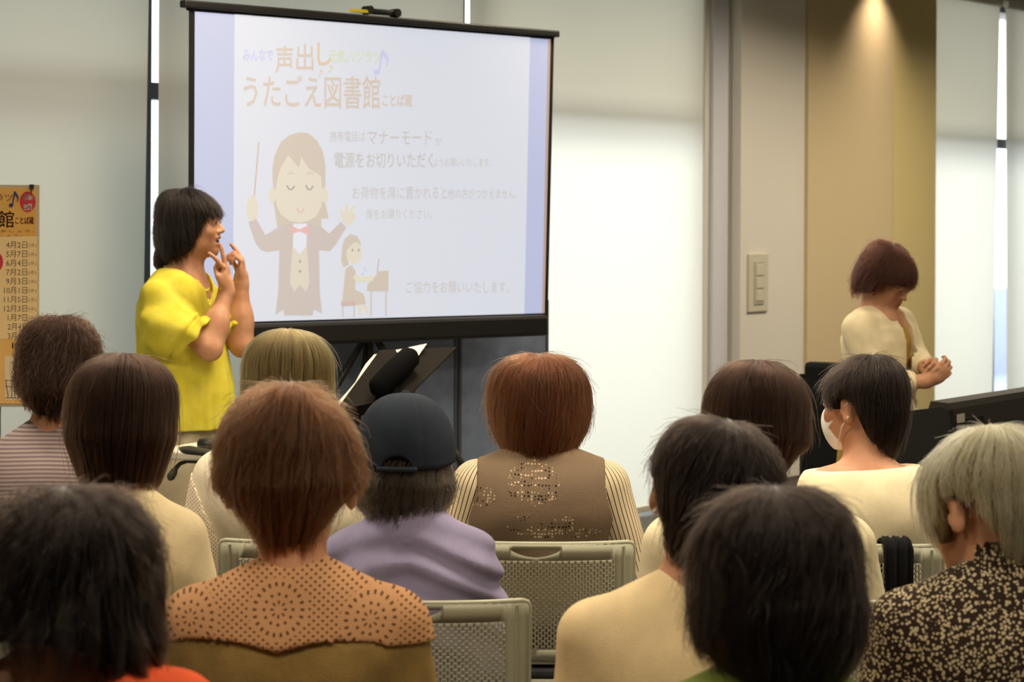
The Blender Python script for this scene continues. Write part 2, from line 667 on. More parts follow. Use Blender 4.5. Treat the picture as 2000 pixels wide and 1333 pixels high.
def stext(body, x0, y0, x1, y1, col, bold=0.0, name='lettering', skew=0.0, off=0.0034):
    """text whose ink fills the pixel box x0..x1, y0..y1 of the photo, on the screen plane"""
    uv, fs = text_mesh(body, 0.0)
    c00, c10, c11, c01 = spix(x0, y1), spix(x1, y1 + skew), spix(x1, y0 + skew), spix(x0, y0)
    vs = []
    for a, b in uv:
        u = (c00[0] * (1 - a) + c10[0] * a) * (1 - b) + (c01[0] * (1 - a) + c11[0] * a) * b
        v = (c00[1] * (1 - a) + c10[1] * a) * (1 - b) + (c01[1] * (1 - a) + c11[1] * a) * b
        vs.append(L(smap(u, v, off)))
    mb = MB(); mb.add(vs, fs)
    if bold:
        for sx_ in (-1, 1):
            for sy_ in (-1, 1):
                d_ = (smap(0.001, 0) - smap(0, 0)) * (bold * 55 * sx_) + Vector((0, 0, 0.0019 * bold * 55 * sy_ * 0.8))
                mb.add([v + d_ for v in vs], fs)
    return mb.build(name, pm(col), slide)


stext('みんなで', 474, 97, 532, 119, LILAC, 0.01)
stext('声', 537, 90, 571, 143, BROWN, 0.012)
stext('出', 578, 86, 611, 138, BROWN, 0.012)
stext('し', 619, 84, 646, 128, ORNG, 0.015)
stext('元気ハツラツ', 640, 96, 742, 122, LIME, 0.01, skew=3)
stext('うたごえ図書館', 475, 146, 741, 210, BROWN, 0.010, skew=3)
stext('ことば蔵', 746, 184, 804, 208, BROWN, 0.008, skew=1)
stext('携帯電話は', 643, 256, 712, 277, GREYBR)
stext('マナーモード', 717, 255, 842, 283, GREYBR)
stext('か', 849, 268, 862, 284, GREYBR)
stext('電源をお切りいただく', 652, 298, 845, 328, GREYBR, 0.006)
stext('ようお願いいたします。', 846, 309, 958, 326, GREYBR)
stext('お荷物を席に置かれると', 687, 364, 872, 389, GREYBR)
stext('他の方がつかえません。', 874, 368, 1008, 389, GREYBR)
stext('席をお譲りください。', 714, 408, 843, 428, GREYBR)
stext('ご協力をお願いいたします。', 792, 549, 993, 573, GREYBR)


def sshape(name, pts, col, off=0.003):
    mb = MB()
    mb.add([L(smap(*spix(x, y), off)) for x, y in pts], [tuple(range(len(pts)))[::-1]])
    return mb.build(name, pm(col), slide)


def oval(cx, cy, rx, ry, n=28, a0=0, a1=360):
    return [(cx + rx * math.cos(math.radians(a0 + (a1 - a0) * k / (n if a1 - a0 < 360 else n))), cy + ry * math.sin(math.radians(a0 + (a1 - a0) * k / n)))
            for k in range(n if a1 - a0 >= 360 else n + 1)]


def z4(pts, ox=460, oy=230, k=3.3324):
    return [(ox + x / k, oy + y / k) for x, y in pts]


def stroke(pts, w):
    """thick polyline as an outline polygon"""
    l, r = [], []
    for i, (x, y) in enumerate(pts):
        a = pts[max(i - 1, 0)]; b = pts[min(i + 1, len(pts) - 1)]
        dx, dy = b[0] - a[0], b[1] - a[1]
        n = math.hypot(dx, dy) or 1
        l.append((x - dy / n * w / 2, y + dx / n * w / 2)); r.append((x + dy / n * w / 2, y - dx / n * w / 2))
    return l + r[::-1]


HAIRC, SKIN, COAT, VESTC, PINK, SHIRT, NAVY = (208, 194, 180), (228, 219, 200), (202, 189, 184), (222, 214, 196), (236, 176, 176), (230, 234, 246), (150, 140, 140)
# conductor drawing
sshape('drawn_back_hair', z4([(236, 330), (250, 250), (290, 160), (345, 115), (410, 95), (470, 100), (530, 150), (565, 220), (582, 310), (582, 560), (604, 655), (556, 660), (556, 720), (270, 720), (245, 560)]), HAIRC, 0.0026)
sshape('drawn_coat', z4([(190, 765), (275, 715), (345, 690), (480, 690), (560, 715), (606, 755), (680, 678), (718, 715), (650, 825), (610, 870), (540, 862), (545, 1130), (560, 1275), (505, 1248), (500, 1288), (312, 1288), (308, 1250), (255, 1285), (275, 1120), (282, 862), (205, 875), (160, 860), (125, 815), (80, 680), (130, 655)]), COAT, 0.0030)
sshape('drawn_shirt', z4([(372, 690), (462, 690), (458, 840), (412, 890), (370, 840)]), SHIRT, 0.0034)
sshape('drawn_vest', z4([(368, 840), (412, 890), (460, 840), (478, 1075), (455, 1135), (415, 1090), (378, 1135), (350, 1075)]), VESTC, 0.0036)
sshape('drawn_face', z4([(268, 400), (290, 330), (338, 245), (410, 328), (424, 255), (470, 330), (552, 380), (560, 480), (556, 575), (520, 645), (470, 675), (410, 685), (345, 672), (290, 630), (262, 570), (258, 470)]), SKIN, 0.0038)
sshape('drawn_ear', z4(oval(236, 505, 26, 50)), SKIN, 0.0036)
sshape('drawn_ear', z4(oval(574, 505, 26, 50)), SKIN, 0.0036)
sshape('drawn_hand', z4(oval(104, 590, 38, 82)), SKIN, 0.0036)
sshape('drawn_hand', z4([(690, 672), (672, 600), (684, 590), (705, 618), (712, 560), (728, 556), (736, 610), (757, 572), (768, 580), (758, 622), (782, 630), (775, 660), (735, 705)]), SKIN, 0.0036)
sshape('drawn_baton', z4(stroke([(118, 512), (148, 158)], 9)), (208, 180, 164), 0.0034)
sshape('drawn_tie', z4([(355, 700), (412, 728), (470, 698), (474, 765), (412, 740), (358, 758)]), PINK, 0.0042)
sshape('drawn_mouth', z4(stroke([(395, 590), (410, 615), (425, 615), (440, 592)], 8)), (220, 176, 180), 0.0044)
for ex in (354, 477):
    sshape('drawn_eye', z4(stroke([(ex - 24, 440), (ex - 12, 466), (ex + 8, 468), (ex + 24, 444)], 9)), NAVY, 0.0044)
    sshape('drawn_brow', z4(stroke([(ex - 22, 372), (ex, 356), (ex + 24, 368)], 8)), HAIRC, 0.0044)
for by in (936, 1000):
    sshape('drawn_button', z4(oval(415, by, 8, 11, 10)), (170, 160, 160), 0.0044)
# pianist drawing
sshape('drawn_back_hair', z4([(700, 975), (684, 930), (690, 850), (705, 790), (745, 757), (790, 770), (812, 815), (812, 850), (720, 900), (735, 960)]), HAIRC, 0.0026)
sshape('drawn_face', z4(oval(768, 880, 50, 76)), SKIN, 0.0028)
sshape('drawn_fringe', z4([(700, 890), (700, 820), (735, 765), (785, 768), (812, 815), (770, 812), (730, 850)]), HAIRC, 0.0032)
sshape('drawn_dress', z4([(712, 985), (750, 960), (778, 1000), (776, 1120), (832, 1150), (846, 1215), (690, 1230), (694, 1160)]), HAIRC, 0.0032)
sshape('drawn_arm', z4(stroke([(770, 1030), (800, 1055), (890, 1045)], 36)), (230, 224, 196), 0.0036)
sshape('drawn_leg', z4(stroke([(805, 1215), (808, 1285)], 22)), SKIN, 0.003)
sshape('drawn_leg', z4(stroke([(825, 1210), (860, 1275)], 22)), SKIN, 0.003)
sshape('drawn_stool', z4([(682, 1195), (775, 1195), (775, 1225), (682, 1225)]), (206, 178, 170), 0.0038)
for x in (694, 768):
    sshape('drawn_stool_leg', z4(stroke([(x, 1225), (x, 1298)], 8)), COAT, 0.0034)
sshape('drawn_piano', z4([(852, 1090), (915, 1020), (920, 1000), (992, 996), (992, 1130), (852, 1130)]), HAIRC, 0.0034)
sshape('drawn_music_rest', z4(stroke([(918, 1010), (930, 918)], 9)), COAT, 0.0036)
for x in (878, 975):
    sshape('drawn_piano_leg', z4(stroke([(x, 1130), (x, 1292)], 9)), COAT, 0.0034)
for ex in (757, 796):
    sshape('drawn_eye', z4(oval(ex, 862, 5, 11, 10)), NAVY, 0.0044)


def note(cx, cy, k, col, f=sshape):
    f('drawn_note', [(cx + k * x, cy + k * y) for x, y in oval(0, 0, 6.5, 5.5, 18)], col, 0.0046)
    f('drawn_note', [(cx + k * x, cy + k * y) for x, y in ((2, 1), (9, -44), (13, -44), (20, -34), (24, -26), (22, -14), (18, -10), (20, -22), (12, -33), (6, 1))], col, 0.0048)


note(734, 141, 1.0, LILAC)
note(706, 536, 0.34, LILAC)
note(641, 140, 0.30, ORNG)
note(622, 148, 0.30, ORNG)

# casing bars, hook
def sbar(name, a, b, z0, z1, th, mat, bev=0.006, off=0.0):
    a, b = Vector(a), Vector(b)
    d = b - a
    R = Matrix.Rotation(math.atan2(d.y, d.x), 3, 'Z') @ Matrix.Rotation(-math.asin(d.z / d.length), 3, 'Y')
    mb = MB(); mb.box(L((a + b) / 2 + s_n * off + Vector((0, 0, (z0 + z1) / 2))), (d.length, th, z1 - z0), R, bev)
    return mb.build(name, mat, screen)


top = sbar('top_bar', smap(-0.030, 0), smap(1.022, 0), 0.006, 0.034, 0.035, M_black)
sbar('top_edge_strip', smap(-0.02, 0), smap(1.012, 0), -0.004, 0.012, 0.012, M_bfab)
case = sbar('case_bar', smap(-0.014, 1.0), smap(1.002, 1.0), -0.094, -0.006, 0.07, M_black, 0.015, -0.01)
p1, p2 = smap(*spix(718, 32)), smap(*spix(775, 36))
hm = (p1 + p2) / 2
hx = (p2 - p1).normalized()
mb = MB()
mb.box(L(hm + Vector((0, 0, 0.020))), ((p2 - p1).length * 0.9, 0.03, 0.022), Matrix.Rotation(math.atan2(hx.y, hx.x), 3, 'Z'), 0.005)
mb.tube([L(p1 + Vector((0, 0, 0.024)) - s_n * .02), L(p1 + Vector((0, 0, 0.024)) + s_n * .02)], 0.017, 14)
mb.tube([L(p2 + Vector((0, 0, 0.020)) - s_n * .02 - hx * .01), L(p2 + Vector((0, 0, 0.020)) + s_n * .02 - hx * .01)], 0.017, 14)
mb.build('carry_handle', M_black, screen, True, 40)
q1, q2 = smap(*spix(686, 20), 0.004), smap(*spix(722, 24), 0.004)
mb = MB(); mb.box(L((q1 + q2) / 2), ((q2 - q1).length, 0.03, 0.012), Matrix.Rotation(math.atan2(hx.y, hx.x), 3, 'Z'))
mb.build('yellow_tag', Mat('yellow_sticker', (206, 186, 40), 0.6), screen)
# pole and tripod
pole_b = smap(0.5, 0.5, -0.075)
mb = MB(); mb.tube([L(Vector((pole_b.x, pole_b.y, 0.35))), L(Vector((pole_b.x, pole_b.y, smap(0.5, 0).z + 0.01)))], 0.016, 14)
mb.build('pole', M_black, screen, True, 40)
hub = Vector((pole_b.x, pole_b.y, P(745, 642, 9.75).z))
mb = MB(); mb.tube([L(hub + Vector((0, 0, -0.04))), L(hub + Vector((0, 0, 0.04)))], 0.03, 14)
mb.build('tripod_hub', M_black, screen, True, 40)
for tgt in (P(1100, 1190, 9.62), P(384, 1180, 9.2), None):
    e = Vector((tgt.x, tgt.y, 0.01)) if tgt is not None else hub + Vector((-s_n.x * 0.20, -s_n.y * 0.20, 0.01 - hub.z))
    mb = MB(); mb.tube([L(hub), L(e)], 0.014, 10)
    lg = mb.build('leg', M_black, screen, True, 40)
    mb = MB(); mb.tube([L(e), L(e + (hub - e).normalized() * 0.06)], 0.02, 10)
    mb.build('rubber_foot', M_bfab, lg, True, 40)
tag(screen, 'black-framed projection screen on a tripod showing a pale Japanese slide', 'projection screen')

# ================================================================== PARTITION BEHIND THE SCREEN
M_part = cloth('partition_fabric', (126, 138, 160), 0.05, 500, 0.9, 0.2)
M_pframe = Mat('partition_edge_metal', (84, 88, 96), 0.5, 0.4)
pR, pM, pL_ = P(1067, 700, 10.66), P(889, 700, 10.26), P(480, 700, 9.48)
for a, b, lab in ((pL_, pM, 'dark blue-grey fabric partition panel behind the music stand, left of the seam'),
                  (pM, pR, 'dark blue-grey fabric partition panel right of the seam below the screen')):
    ang = math.atan2(b.y - a.y, b.x - a.x)
    w = math.hypot(b.x - a.x, b.y - a.y) - 0.012
    r = empty('partition_panel', ((a.x + b.x) / 2, (a.y + b.y) / 2, 0), ang)
    mb = MB(); mb.box((0, 0, 0.62), (w - 0.03, 0.035, 1.08), None, 0.004); mb.build('fabric_panel', M_part, r)
    mb = MB()
    for sx_ in (-1, 1):
        mb.box((sx_ * (w / 2 - 0.0075), 0, 0.62), (0.015, 0.042, 1.12), None, 0.003)
    mb.box((0, 0, 1.17), (w, 0.042, 0.02), None, 0.003); mb.box((0, 0, 0.07), (w, 0.042, 0.02), None, 0.003)
    mb.build('edge_frame', M_pframe, r)
    for sx_ in (-1, 1):
        mb = MB(); mb.box((sx_ * (w / 2 - 0.12), 0, 0.03), (0.05, 0.22, 0.06), None, 0.01); mb.build('foot', M_pframe, r)
    tag(r, lab, 'partition', 'partition panels under the screen')

# ================================================================== POSTER ON ITS STAND
PD = 7.9
pA, pB = P(76, 361, PD), P(50, 796, PD)
pw, ph = 0.515, pA.z - pB.z
px1 = pA.x
px0 = px1 - pw
poster = empty('poster_stand', ((px0 + px1) / 2, PD + 0.03, 0))
M_board = Mat('poster_backing_board', (186, 178, 158), 0.6)
M_clip = Mat('black_clip_metal', (34, 33, 32), 0.4, 0.5)
mb = MB(); mb.box((0, -0.012, pB.z + ph / 2), (pw, 0.012, ph), None, 0.002)
board = mb.build('board', M_board, poster)
M_paper = Mat('orange_poster_paper', (226, 176, 92), 0.75)
mb = MB(); mb.box((-0.004, -0.0195, pB.z + ph / 2), (pw - 0.012, 0.002, ph - 0.02))
M_paper.vary((222, 168, 84), (232, 188, 112), 3)
mb.build('poster_sheet', M_paper, board)


def ppt(px, py, off=0.0):
    v = P(px, py, PD)
    return Vector((v.x - poster.location.x, -0.0208 - off, v.z))


PM = {}


def pmat(c):
    if c not in PM:
        PM[c] = Mat('poster_ink_%02x%02x%02x' % c, c, 0.75)
    return PM[c]


def pshape(name, pts, col, off=0.0004):
    mb = MB(); mb.add([ppt(x, y, off) for x, y in pts], [tuple(range(len(pts)))[::-1]])
    return mb.build(name, pmat(col), board)


def ptext(body, x0, y0, x1, y1, col, bold=0.0, off=0.0006):
    uv, fs = text_mesh(body, 0.0)
    mb = MB(); mb.add([ppt(x0 + (x1 - x0) * a, y1 + (y0 - y1) * b, off) for a, b in uv], fs)
    if bold:
        for dx_ in (-0.45, 0.45):
            mb.add([ppt(x0 + dx_ + (x1 - x0) * a, y1 + (y0 - y1) * b, off) for a, b in uv], fs)
    return mb.build('lettering', pmat(col), board)


INK, RED = (112, 82, 60), (196, 56, 66)
pshape('pale_panel', [(-232, 462), (72, 462), (72, 662), (-232, 662)], (236, 206, 150), 0.0002)
pshape('white_panel', [(8, 696), (70, 696), (70, 782), (8, 782)], (226, 206, 168), 0.0002)
pshape('red_badge', oval(53, 394.5, 15.5, 20), RED)
ptext('参加', 45, 379, 62, 392, (240, 220, 210), 0.02, 0.0008)
ptext('無料', 45, 398, 62, 411, (240, 220, 210), 0.02, 0.0008)
pshape('red_badge', oval(-24, 512, 29, 27), RED)
ptext('みんなで声出し元気ハツラツ', -205, 378, 23, 394, INK)
note(21, 401, 0.62, (46, 62, 110), pshape)
ptext('うたごえ図書館', -208, 412, 26, 445, (158, 92, 66), 0.02)
ptext('ことば蔵', 29, 424, 65, 438, (140, 84, 62), 0.015)
for y in (449, 458):
    ptext('大きな声で楽しく歌いましょう。', -160, y, 66 if y < 455 else 42, y + 5, (150, 110, 80))
dates = ['4月2日', '5月7日', '6月4日', '7月2日', '9月3日', '10月1日', '11月5日', '12月3日', '1月7日', '2月4日', '3月4日']
for k, d_ in enumerate(dates):
    y = 472 + 17.8 * k
    ptext(d_, (7 if len(d_) > 4 else 11) if k < 8 else 14, y, 52, y + 13.5, (104, 80, 60))
    ptext('(水)', 55, y + 3, 70, y + 12, (140, 108, 80))
ptext('10:30', 23, 670, 56, 682, (70, 52, 40), 0.01)
ptext('図書館', 20, 706, 40, 712, INK)
# drawn railing
for k, x in enumerate((10, 22, 28, 38, 50, 62)):
    pshape('drawn_rail', stroke([(x, 742), (x + (5 if k == 0 else 0), 778)], 1.6), (70, 60, 50))
for y in (744, 756, 778):
    pshape('drawn_rail', stroke([(9, y), (68, y)], 1.4), (70, 60, 50))
for cx, cy in ((61, 365), (49, 790)):
    c = ppt(cx, cy)
    mb = MB(); mb.box((c.x, -0.014, c.z), (0.014, 0.03, 0.016), None, 0.003)
    mb.tube([(c.x, -0.03, c.z - 0.003), (c.x, -0.034, c.z - 0.02)], 0.002, 6)
    mb.build('clip', M_clip, board)
M_leg = Mat('grey_stand_metal', (96, 98, 100), 0.4, 0.5)
for x in (px1 - 0.137 - poster.location.x, px0 + 0.137 - poster.location.x):
    mb = MB(); mb.tube([(x, 0.008, 0.02), (x, 0.008, pB.z + ph * 0.9)], 0.011, 12); mb.build('post', M_leg, poster, True, 40)
    mb = MB(); mb.box((x, 0.0, 0.0125), (0.05, 0.34, 0.025), None, 0.006); mb.build('foot', M_leg, poster)
mb = MB(); mb.tube([(px0 + 0.137 - poster.location.x, 0.012, 0.3), (px1 - 0.137 - poster.location.x, 0.012, 0.3)], 0.009, 10)
mb.build('crossbar', M_leg, poster, True, 40)
tag(poster, 'orange poster with dates in Japanese clipped to a stand by the left blind', 'poster')

# ================================================================== MUSIC STAND
MS = 7.75
M_desk = Mat('black_music_desk', (34, 31, 27), 0.9, 0.08)
a_, b_, c_, d_ = P(742, 684, MS + 0.10), P(893, 678, MS + 0.16), P(800, 772, MS - 0.08), P(655, 803, MS - 0.12)
cen = (a_ + b_ + c_ + d_) / 4
mstand = empty('music_stand', (cen.x + 0.02, cen.y, 0))
Q = lambda v: v - mstand.location
nn = (b_ - a_).cross(d_ - a_).normalized()
if nn.y > 0:
    nn = -nn                                         # nn points at the audience: the back of the desk
mb = MB()
fr = [a_, b_, c_, d_]
mb.add([Q(v) for v in fr] + [Q(v - nn * 0.006) for v in fr], [(0, 1, 2, 3), (7, 6, 5, 4), (0, 4, 5, 1), (1, 5, 6, 2), (2, 6, 7, 3), (3, 7, 4, 0)])
desk = mb.build('desk', M_desk, mstand)
mb = MB()
e1 = (c_ - d_).normalized()
mb.add([Q(d_), Q(c_), Q(c_ - nn * 0.05), Q(d_ - nn * 0.05), Q(d_ + (a_ - d_).normalized() * .006), Q(c_ + (b_ - c_).normalized() * .006),
        Q(c_ - nn * 0.05 + (b_ - c_).normalized() * .006), Q(d_ - nn * 0.05 + (a_ - d_).normalized() * .006)],
       [(0, 1, 2, 3), (7, 6, 5, 4), (0, 4, 5, 1), (1, 5, 6, 2), (2, 6, 7, 3), (3, 7, 4, 0)])
mb.build('ledge', M_desk, mstand)
m1, m2 = P(800, 702, MS + 0.02), P(738, 764, MS - 0.10)
mb = MB()
k1, k2 = m1 + nn * 0.012, m2 + nn * 0.012
mb.tube([Q(k1 + (k1 - k2).normalized() * .02), Q(k1), Q(k1.lerp(k2, .5)), Q(k2), Q(k2 - (k1 - k2).normalized() * .02)], [0.018, 0.036, 0.04, 0.036, 0.018], 16)
mb.build('back_bracket', Mat('matte_black_bracket', (14, 14, 14), 0.95, 0.05), mstand, True, 60)
post_top = Q((m1 + m2) / 2 + nn * 0.02)
mb = MB(); mb.tube([post_top, (post_top.x, post_top.y + 0.0, post_top.z - 0.12), (post_top.x, post_top.y, 0.30)], [0.012, 0.012, 0.012], 12)
mb.tube([(post_top.x, post_top.y, 0.62), (post_top.x, post_top.y, 0.14)], 0.017, 12)
mb.build('post', M_black, mstand, True, 40)
for k in range(3):
    an = math.radians(20 + 120 * k)
    mb = MB(); mb.tube([(post_top.x, post_top.y, 0.26), (post_top.x + .27 * math.cos(an), post_top.y + .27 * math.sin(an), 0.012)], 0.009, 8)
    mb.build('leg', M_black, mstand, True, 40)
tag(mstand, 'black music stand with tilted desk in front of the partition', 'music stand')
M_sheet = Mat('sheet_paper', (232, 222, 204), 0.8)
mb = MB()
w1, w2 = d_ - nn * 0.009, a_ - nn * 0.009
ed = (w1 - w2).normalized()
ot = (d_ - c_).normalized()
vs = []
for k in range(7):
    f = k / 6
    p = w2.lerp(w1, f * 0.93 + 0.03)
    bul = 0.014 + 0.006 * math.sin(f * 9)
    vs += [p + ot * bul, p - ot * 0.16]
vs2 = [v - nn * 0.003 for v in vs]
n_ = len(vs)
fs = [(2 * k, 2 * k + 2, 2 * k + 3, 2 * k + 1) for k in range(6)] + [(n_ + 2 * k + 1, n_ + 2 * k + 3, n_ + 2 * k + 2, n_ + 2 * k) for k in range(6)]
fs += [(2 * k, n_ + 2 * k, n_ + 2 * k + 2, 2 * k + 2) for k in range(6)]
o0 = (vs[0] + vs[-1]) / 2
mb.add([v - o0 for v in vs + vs2], fs)
sh = mb.build('sheet_music', M_sheet)
sh.location = o0
tag(sh, 'white sheet music whose edge sticks out beside the black music desk', 'sheet music')

# ================================================================== LEFT TABLE AND WHAT LIES ON IT
TD = 7.9
M_table = Mat('white_table_laminate', (226, 220, 200), 0.45, 0.4)
M_tpanel = Mat('beige_modesty_panel', (196, 184, 160), 0.6)
M_tmetal = Mat('pale_grey_table_metal', (190, 190, 182), 0.4, 0.5)
M_green = Mat('dark_green_lever_plastic', (62, 70, 52), 0.5, 0.4)
tt = P(372, 886, TD).z                               # table top height
c0 = P(333, 888, TD - 0.05)
ta = math.radians(-24)                               # table edge runs towards the camera on the right
table = empty('side_table', (c0.x + 0.32, c0.y + 0.10, 0), ta)
mb = MB(); mb.box((-0.09, 0.07, tt - 0.0135), (0.62, 0.40, 0.027), None, 0.006); mb.build('tabletop', M_table, table)
mb = MB(); mb.box((-0.09, 0.20, tt - 0.26), (0.50, 0.014, 0.34), None, 0.003); mb.build('modesty_panel', M_tpanel, table)
for x in (-0.33, 0.15):
    mb = MB()
    mb.box((x, 0.12, tt / 2), (0.045, 0.05, tt - 0.03), None, 0.006)
    mb.box((x, 0.07, 0.035), (0.045, 0.40, 0.03), None, 0.006)
    mb.build('leg', M_tmetal, table)
mb = MB()
mb.tube([(-0.14, -0.09, tt - 0.032), (-0.27, -0.09, tt - 0.034), (-0.295, -0.092, tt - 0.042), (-0.31, -0.095, tt - 0.058)], [0.006, 0.006, 0.007, 0.008], 10)
mb.tube([(-0.31, -0.095, tt - 0.058), (-0.318, -0.096, tt - 0.072), (-0.328, -0.098, tt - 0.088), (-0.333, -0.098, tt - 0.096)], [0.008, 0.013, 0.014, 0.007], 10)
mb.build('fold_lever', M_green, table, True, 60)
tag(table, 'small white folding table behind the bobbed woman, in front of the woman in yellow', 'table')
M_blk = Mat('black_gloss_plastic', (38, 38, 32), 0.45, 0.4)


def tpt(px, py, d): return P(px, py, d)


# long black case with a rounded end
mb = MB()
g0 = P(352, 874, TD - 0.02); g1 = P(440, 886, TD - 0.16)
dv = g1 - g0; dv.z = 0
gl = dv.length
N = 12
vs, fs = [], []
for i in range(N + 1):
    f = i / N
    w = 0.034 * min(1, (math.sin(min(f, 1 - f * 0.0) * PI * 0.5 * 4) if f < 0.25 else 1)) if f < 0.25 else 0.034
    w = max(w, 0.006)
    if f > 0.9:
        w *= 1 - (f - 0.9) * 4
    h = (0.030 - 0.014 * f) * min(1, 0.25 + w / 0.034)
    zc_ = 0.016 - 0.007 * f
    for k in range(10):
        an = 2 * PI * k / 10
        vs.append((f * gl, w * math.cos(an), zc_ + h / 2 * math.sin(an)))
for i in range(N):
    for k in range(10):
        l = (k + 1) % 10
        fs.append((i * 10 + k, (i + 1) * 10 + k, (i + 1) * 10 + l, i * 10 + l))
fs += [tuple(range(10)), tuple(N * 10 + k for k in range(10))[::-1]]
mb.add(vs, fs)
o = mb.build('glasses_case', M_blk, None, True)
o.location = (g0.x, g0.y, tt + 0.0005); o.rotation_euler = (0, 0, math.atan2(dv.y, dv.x))
tag(o, 'long black rounded case lying along the front edge of the white table', 'case')
# microphone
mic = empty('microphone', (P(386, 868, TD + 0.10).x, TD + 0.10, tt), math.radians(-6))
mb = MB(); mb.tube([(0.0, 0, 0.02), (0.006, 0, 0.02), (0.03, 0, 0.02), (0.05, 0, 0.02)], [0.010, 0.018, 0.020, 0.017], 16)
mb.build('grille_head', Mat('dark_mic_mesh', (46, 44, 42), 0.4, 0.6, Metallic=0.5), mic, True, 60)
mb = MB(); mb.tube([(0.05, 0, 0.019), (0.09, 0, 0.018), (0.20, 0, 0.016)], [0.016, 0.015, 0.011], 16)
mb.build('handle', M_blk, mic, True, 60)
mb = MB(); mb.tube([(0.066, 0, 0.0188), (0.070, 0, 0.0187)], [0.0168, 0.0168], 16)
mb.build('ring', Mat('silver_ring_metal', (190, 186, 176), 0.3, 0.6, Metallic=0.9), mic, True, 40)
tag(mic, 'black microphone lying on the white table behind the long case', 'microphone')

# ================================================================== DIGITAL PIANO
pk0 = P(1853, 800, 8.15)
piano = empty('electric_piano', (pk0.x, pk0.y, 0), ROOMROT)
pzt = P(1860, 780, 8.35).z
M_pno = Mat('black_piano_finish', (22, 22, 21), 0.45, 0.35)
M_pno2 = Mat('charcoal_piano_back', (40, 37, 32), 0.6, 0.3)
mb = MB()
# cross-section of the body (depth x height), extruded along the keyboard: back towards the audience
prof = [(0.0, pzt - 0.155), (0.0, pzt - 0.02), (0.02, pzt), (0.16, pzt + 0.004), (0.20, pzt - 0.05), (0.38, pzt - 0.09), (0.40, pzt - 0.155)]
mb.prism([(y, z) for y, z in prof], 1.36, (0.02, 0, 0), (0, 1, 0), (0, 0, 1))
mb.build('body', M_pno2, piano)
for x in (0.0, 1.38):
    mb = MB()
    mb.prism([(-0.015, 0.02), (-0.015, pzt - 0.06), (0.0, pzt - 0.022), (0.05, pzt - 0.012), (0.30, pzt - 0.03), (0.42, pzt - 0.10), (0.42, 0.02)], 0.035, (x - 0.0, 0, 0), (0, 1, 0), (0, 0, 1))
    mb.build('side_panel', M_pno, piano)
mb = MB(); mb.box((0.155, -0.010, (pzt - 0.05) / 2), (0.24, 0.02, pzt - 0.06), None, 0.004)
mb.build('back_panel', M_pno, piano)
mb = MB(); mb.box((0.7, 0.02, 0.25), (1.34, 0.025, 0.20), None, 0.003); mb.build('stretcher', M_pno, piano)
mb = MB()
for k in range(36):
    mb.box((0.09 + 0.0343 * k, 0.33, pzt - 0.078), (0.0325, 0.14, 0.012), None, 0.0)
mb.build('white_keys', Mat('key_white_plastic', (230, 226, 214), 0.3, 0.5), piano)
mb = MB()
for k in range(36):
    if k % 7 in (0, 1, 3, 4, 5):
        mb.box((0.107 + 0.0343 * k, 0.30, pzt - 0.068), (0.018, 0.09, 0.014))
mb.build('black_keys', M_pno, piano)
M_sq = Mat('grey_sticker', (150, 144, 130), 0.7)
_i = Matrix.Rotation(-ROOMROT, 3, 'Z')
for y in (807, 829.5):
    d_ = 8.42
    c = _i @ (P(1866, y, d_) - piano.location)
    mb = MB(); mb.box((0.072, -0.012, c.z), (0.060, 0.003, 0.029))
    mb.build('sticker', M_sq, piano)
for _c in piano.children:
    for _v in _c.data.vertices:
        if _c.name.split('.')[0] not in ('sticker',):
            _v.co.y = _v.co.y * 0.46
tag(piano, 'black electric piano seen from behind with two grey square stickers', 'piano')

# white table beyond the piano
wt = P(1990, 846, 11.2)
t2 = empty('folding_table', (wt.x + 0.25, wt.y + 0.2, 0), ROOMROT)
zt2 = wt.z
mb = MB(); mb.box((0, 0, zt2 - 0.0125), (1.2, 0.45, 0.025), None, 0.005); mb.build('tabletop', M_table, t2)
for x in (-0.52, 0.52):
    mb = MB(); mb.box((x, 0, zt2 / 2), (0.04, 0.38, zt2 - 0.03), None, 0.006); mb.build('leg', M_tmetal, t2)
tag(t2, 'white folding table glimpsed beneath the electric piano at the right edge', 'table')
M_tray = Mat('pale_green_plastic', (176, 196, 160), 0.4, 0.4)
tr = empty('plastic_tray', (wt.x + 0.04, wt.y + 0.16, zt2), ROOMROT)
mb = MB(); mb.box((0, 0, 0.004), (0.42, 0.22, 0.008))
mb.build('tray_base', M_tray, tr)
mb = MB()
for y in (-0.108, 0.108):
    mb.box((0, y, 0.02), (0.42, 0.006, 0.03))
for x in (-0.207, -0.07, 0.07, 0.207):
    mb.box((x, 0, 0.02), (0.006, 0.21, 0.03))
mb.build('tray_wall', M_tray, tr)
tag(tr, 'pale green divided tray on the white table beneath the electric piano', 'tray')

# black chair back left of the masked person, in front of the pillar
bc = empty('office_chair', (P(1692, 700, 9.9).x, 9.9, 0), math.radians(-30))
zt3 = P(1640, 704, 9.9).z
M_bch = cloth('black_chair_fabric', (24, 26, 26), 0.05, 400)
mb = MB(); mb.box((0, -0.2, zt3 - 0.24), (0.36, 0.05, 0.48), None, 0.02); mb.build('backrest', M_bch, bc)
mb = MB(); mb.box((0, 0.02, 0.46), (0.44, 0.42, 0.06), None, 0.02); mb.build('seat', M_bch, bc)
mb = MB()
for x in (-0.19, 0.19):
    mb.tube([(x, -0.19, 0.0), (x, -0.21, zt3 - 0.05)], 0.011, 10)
    mb.tube([(x, 0.2, 0.0), (x, 0.2, 0.44)], 0.011, 10)
mb.build('frame', M_black, bc, True, 40)
tag(bc, 'black chair by the tan pillar, half hidden behind the masked person', 'chair')
# ================================================================== PEOPLE: TOOLS
import openvdb

RNG = np.random.default_rng(7)


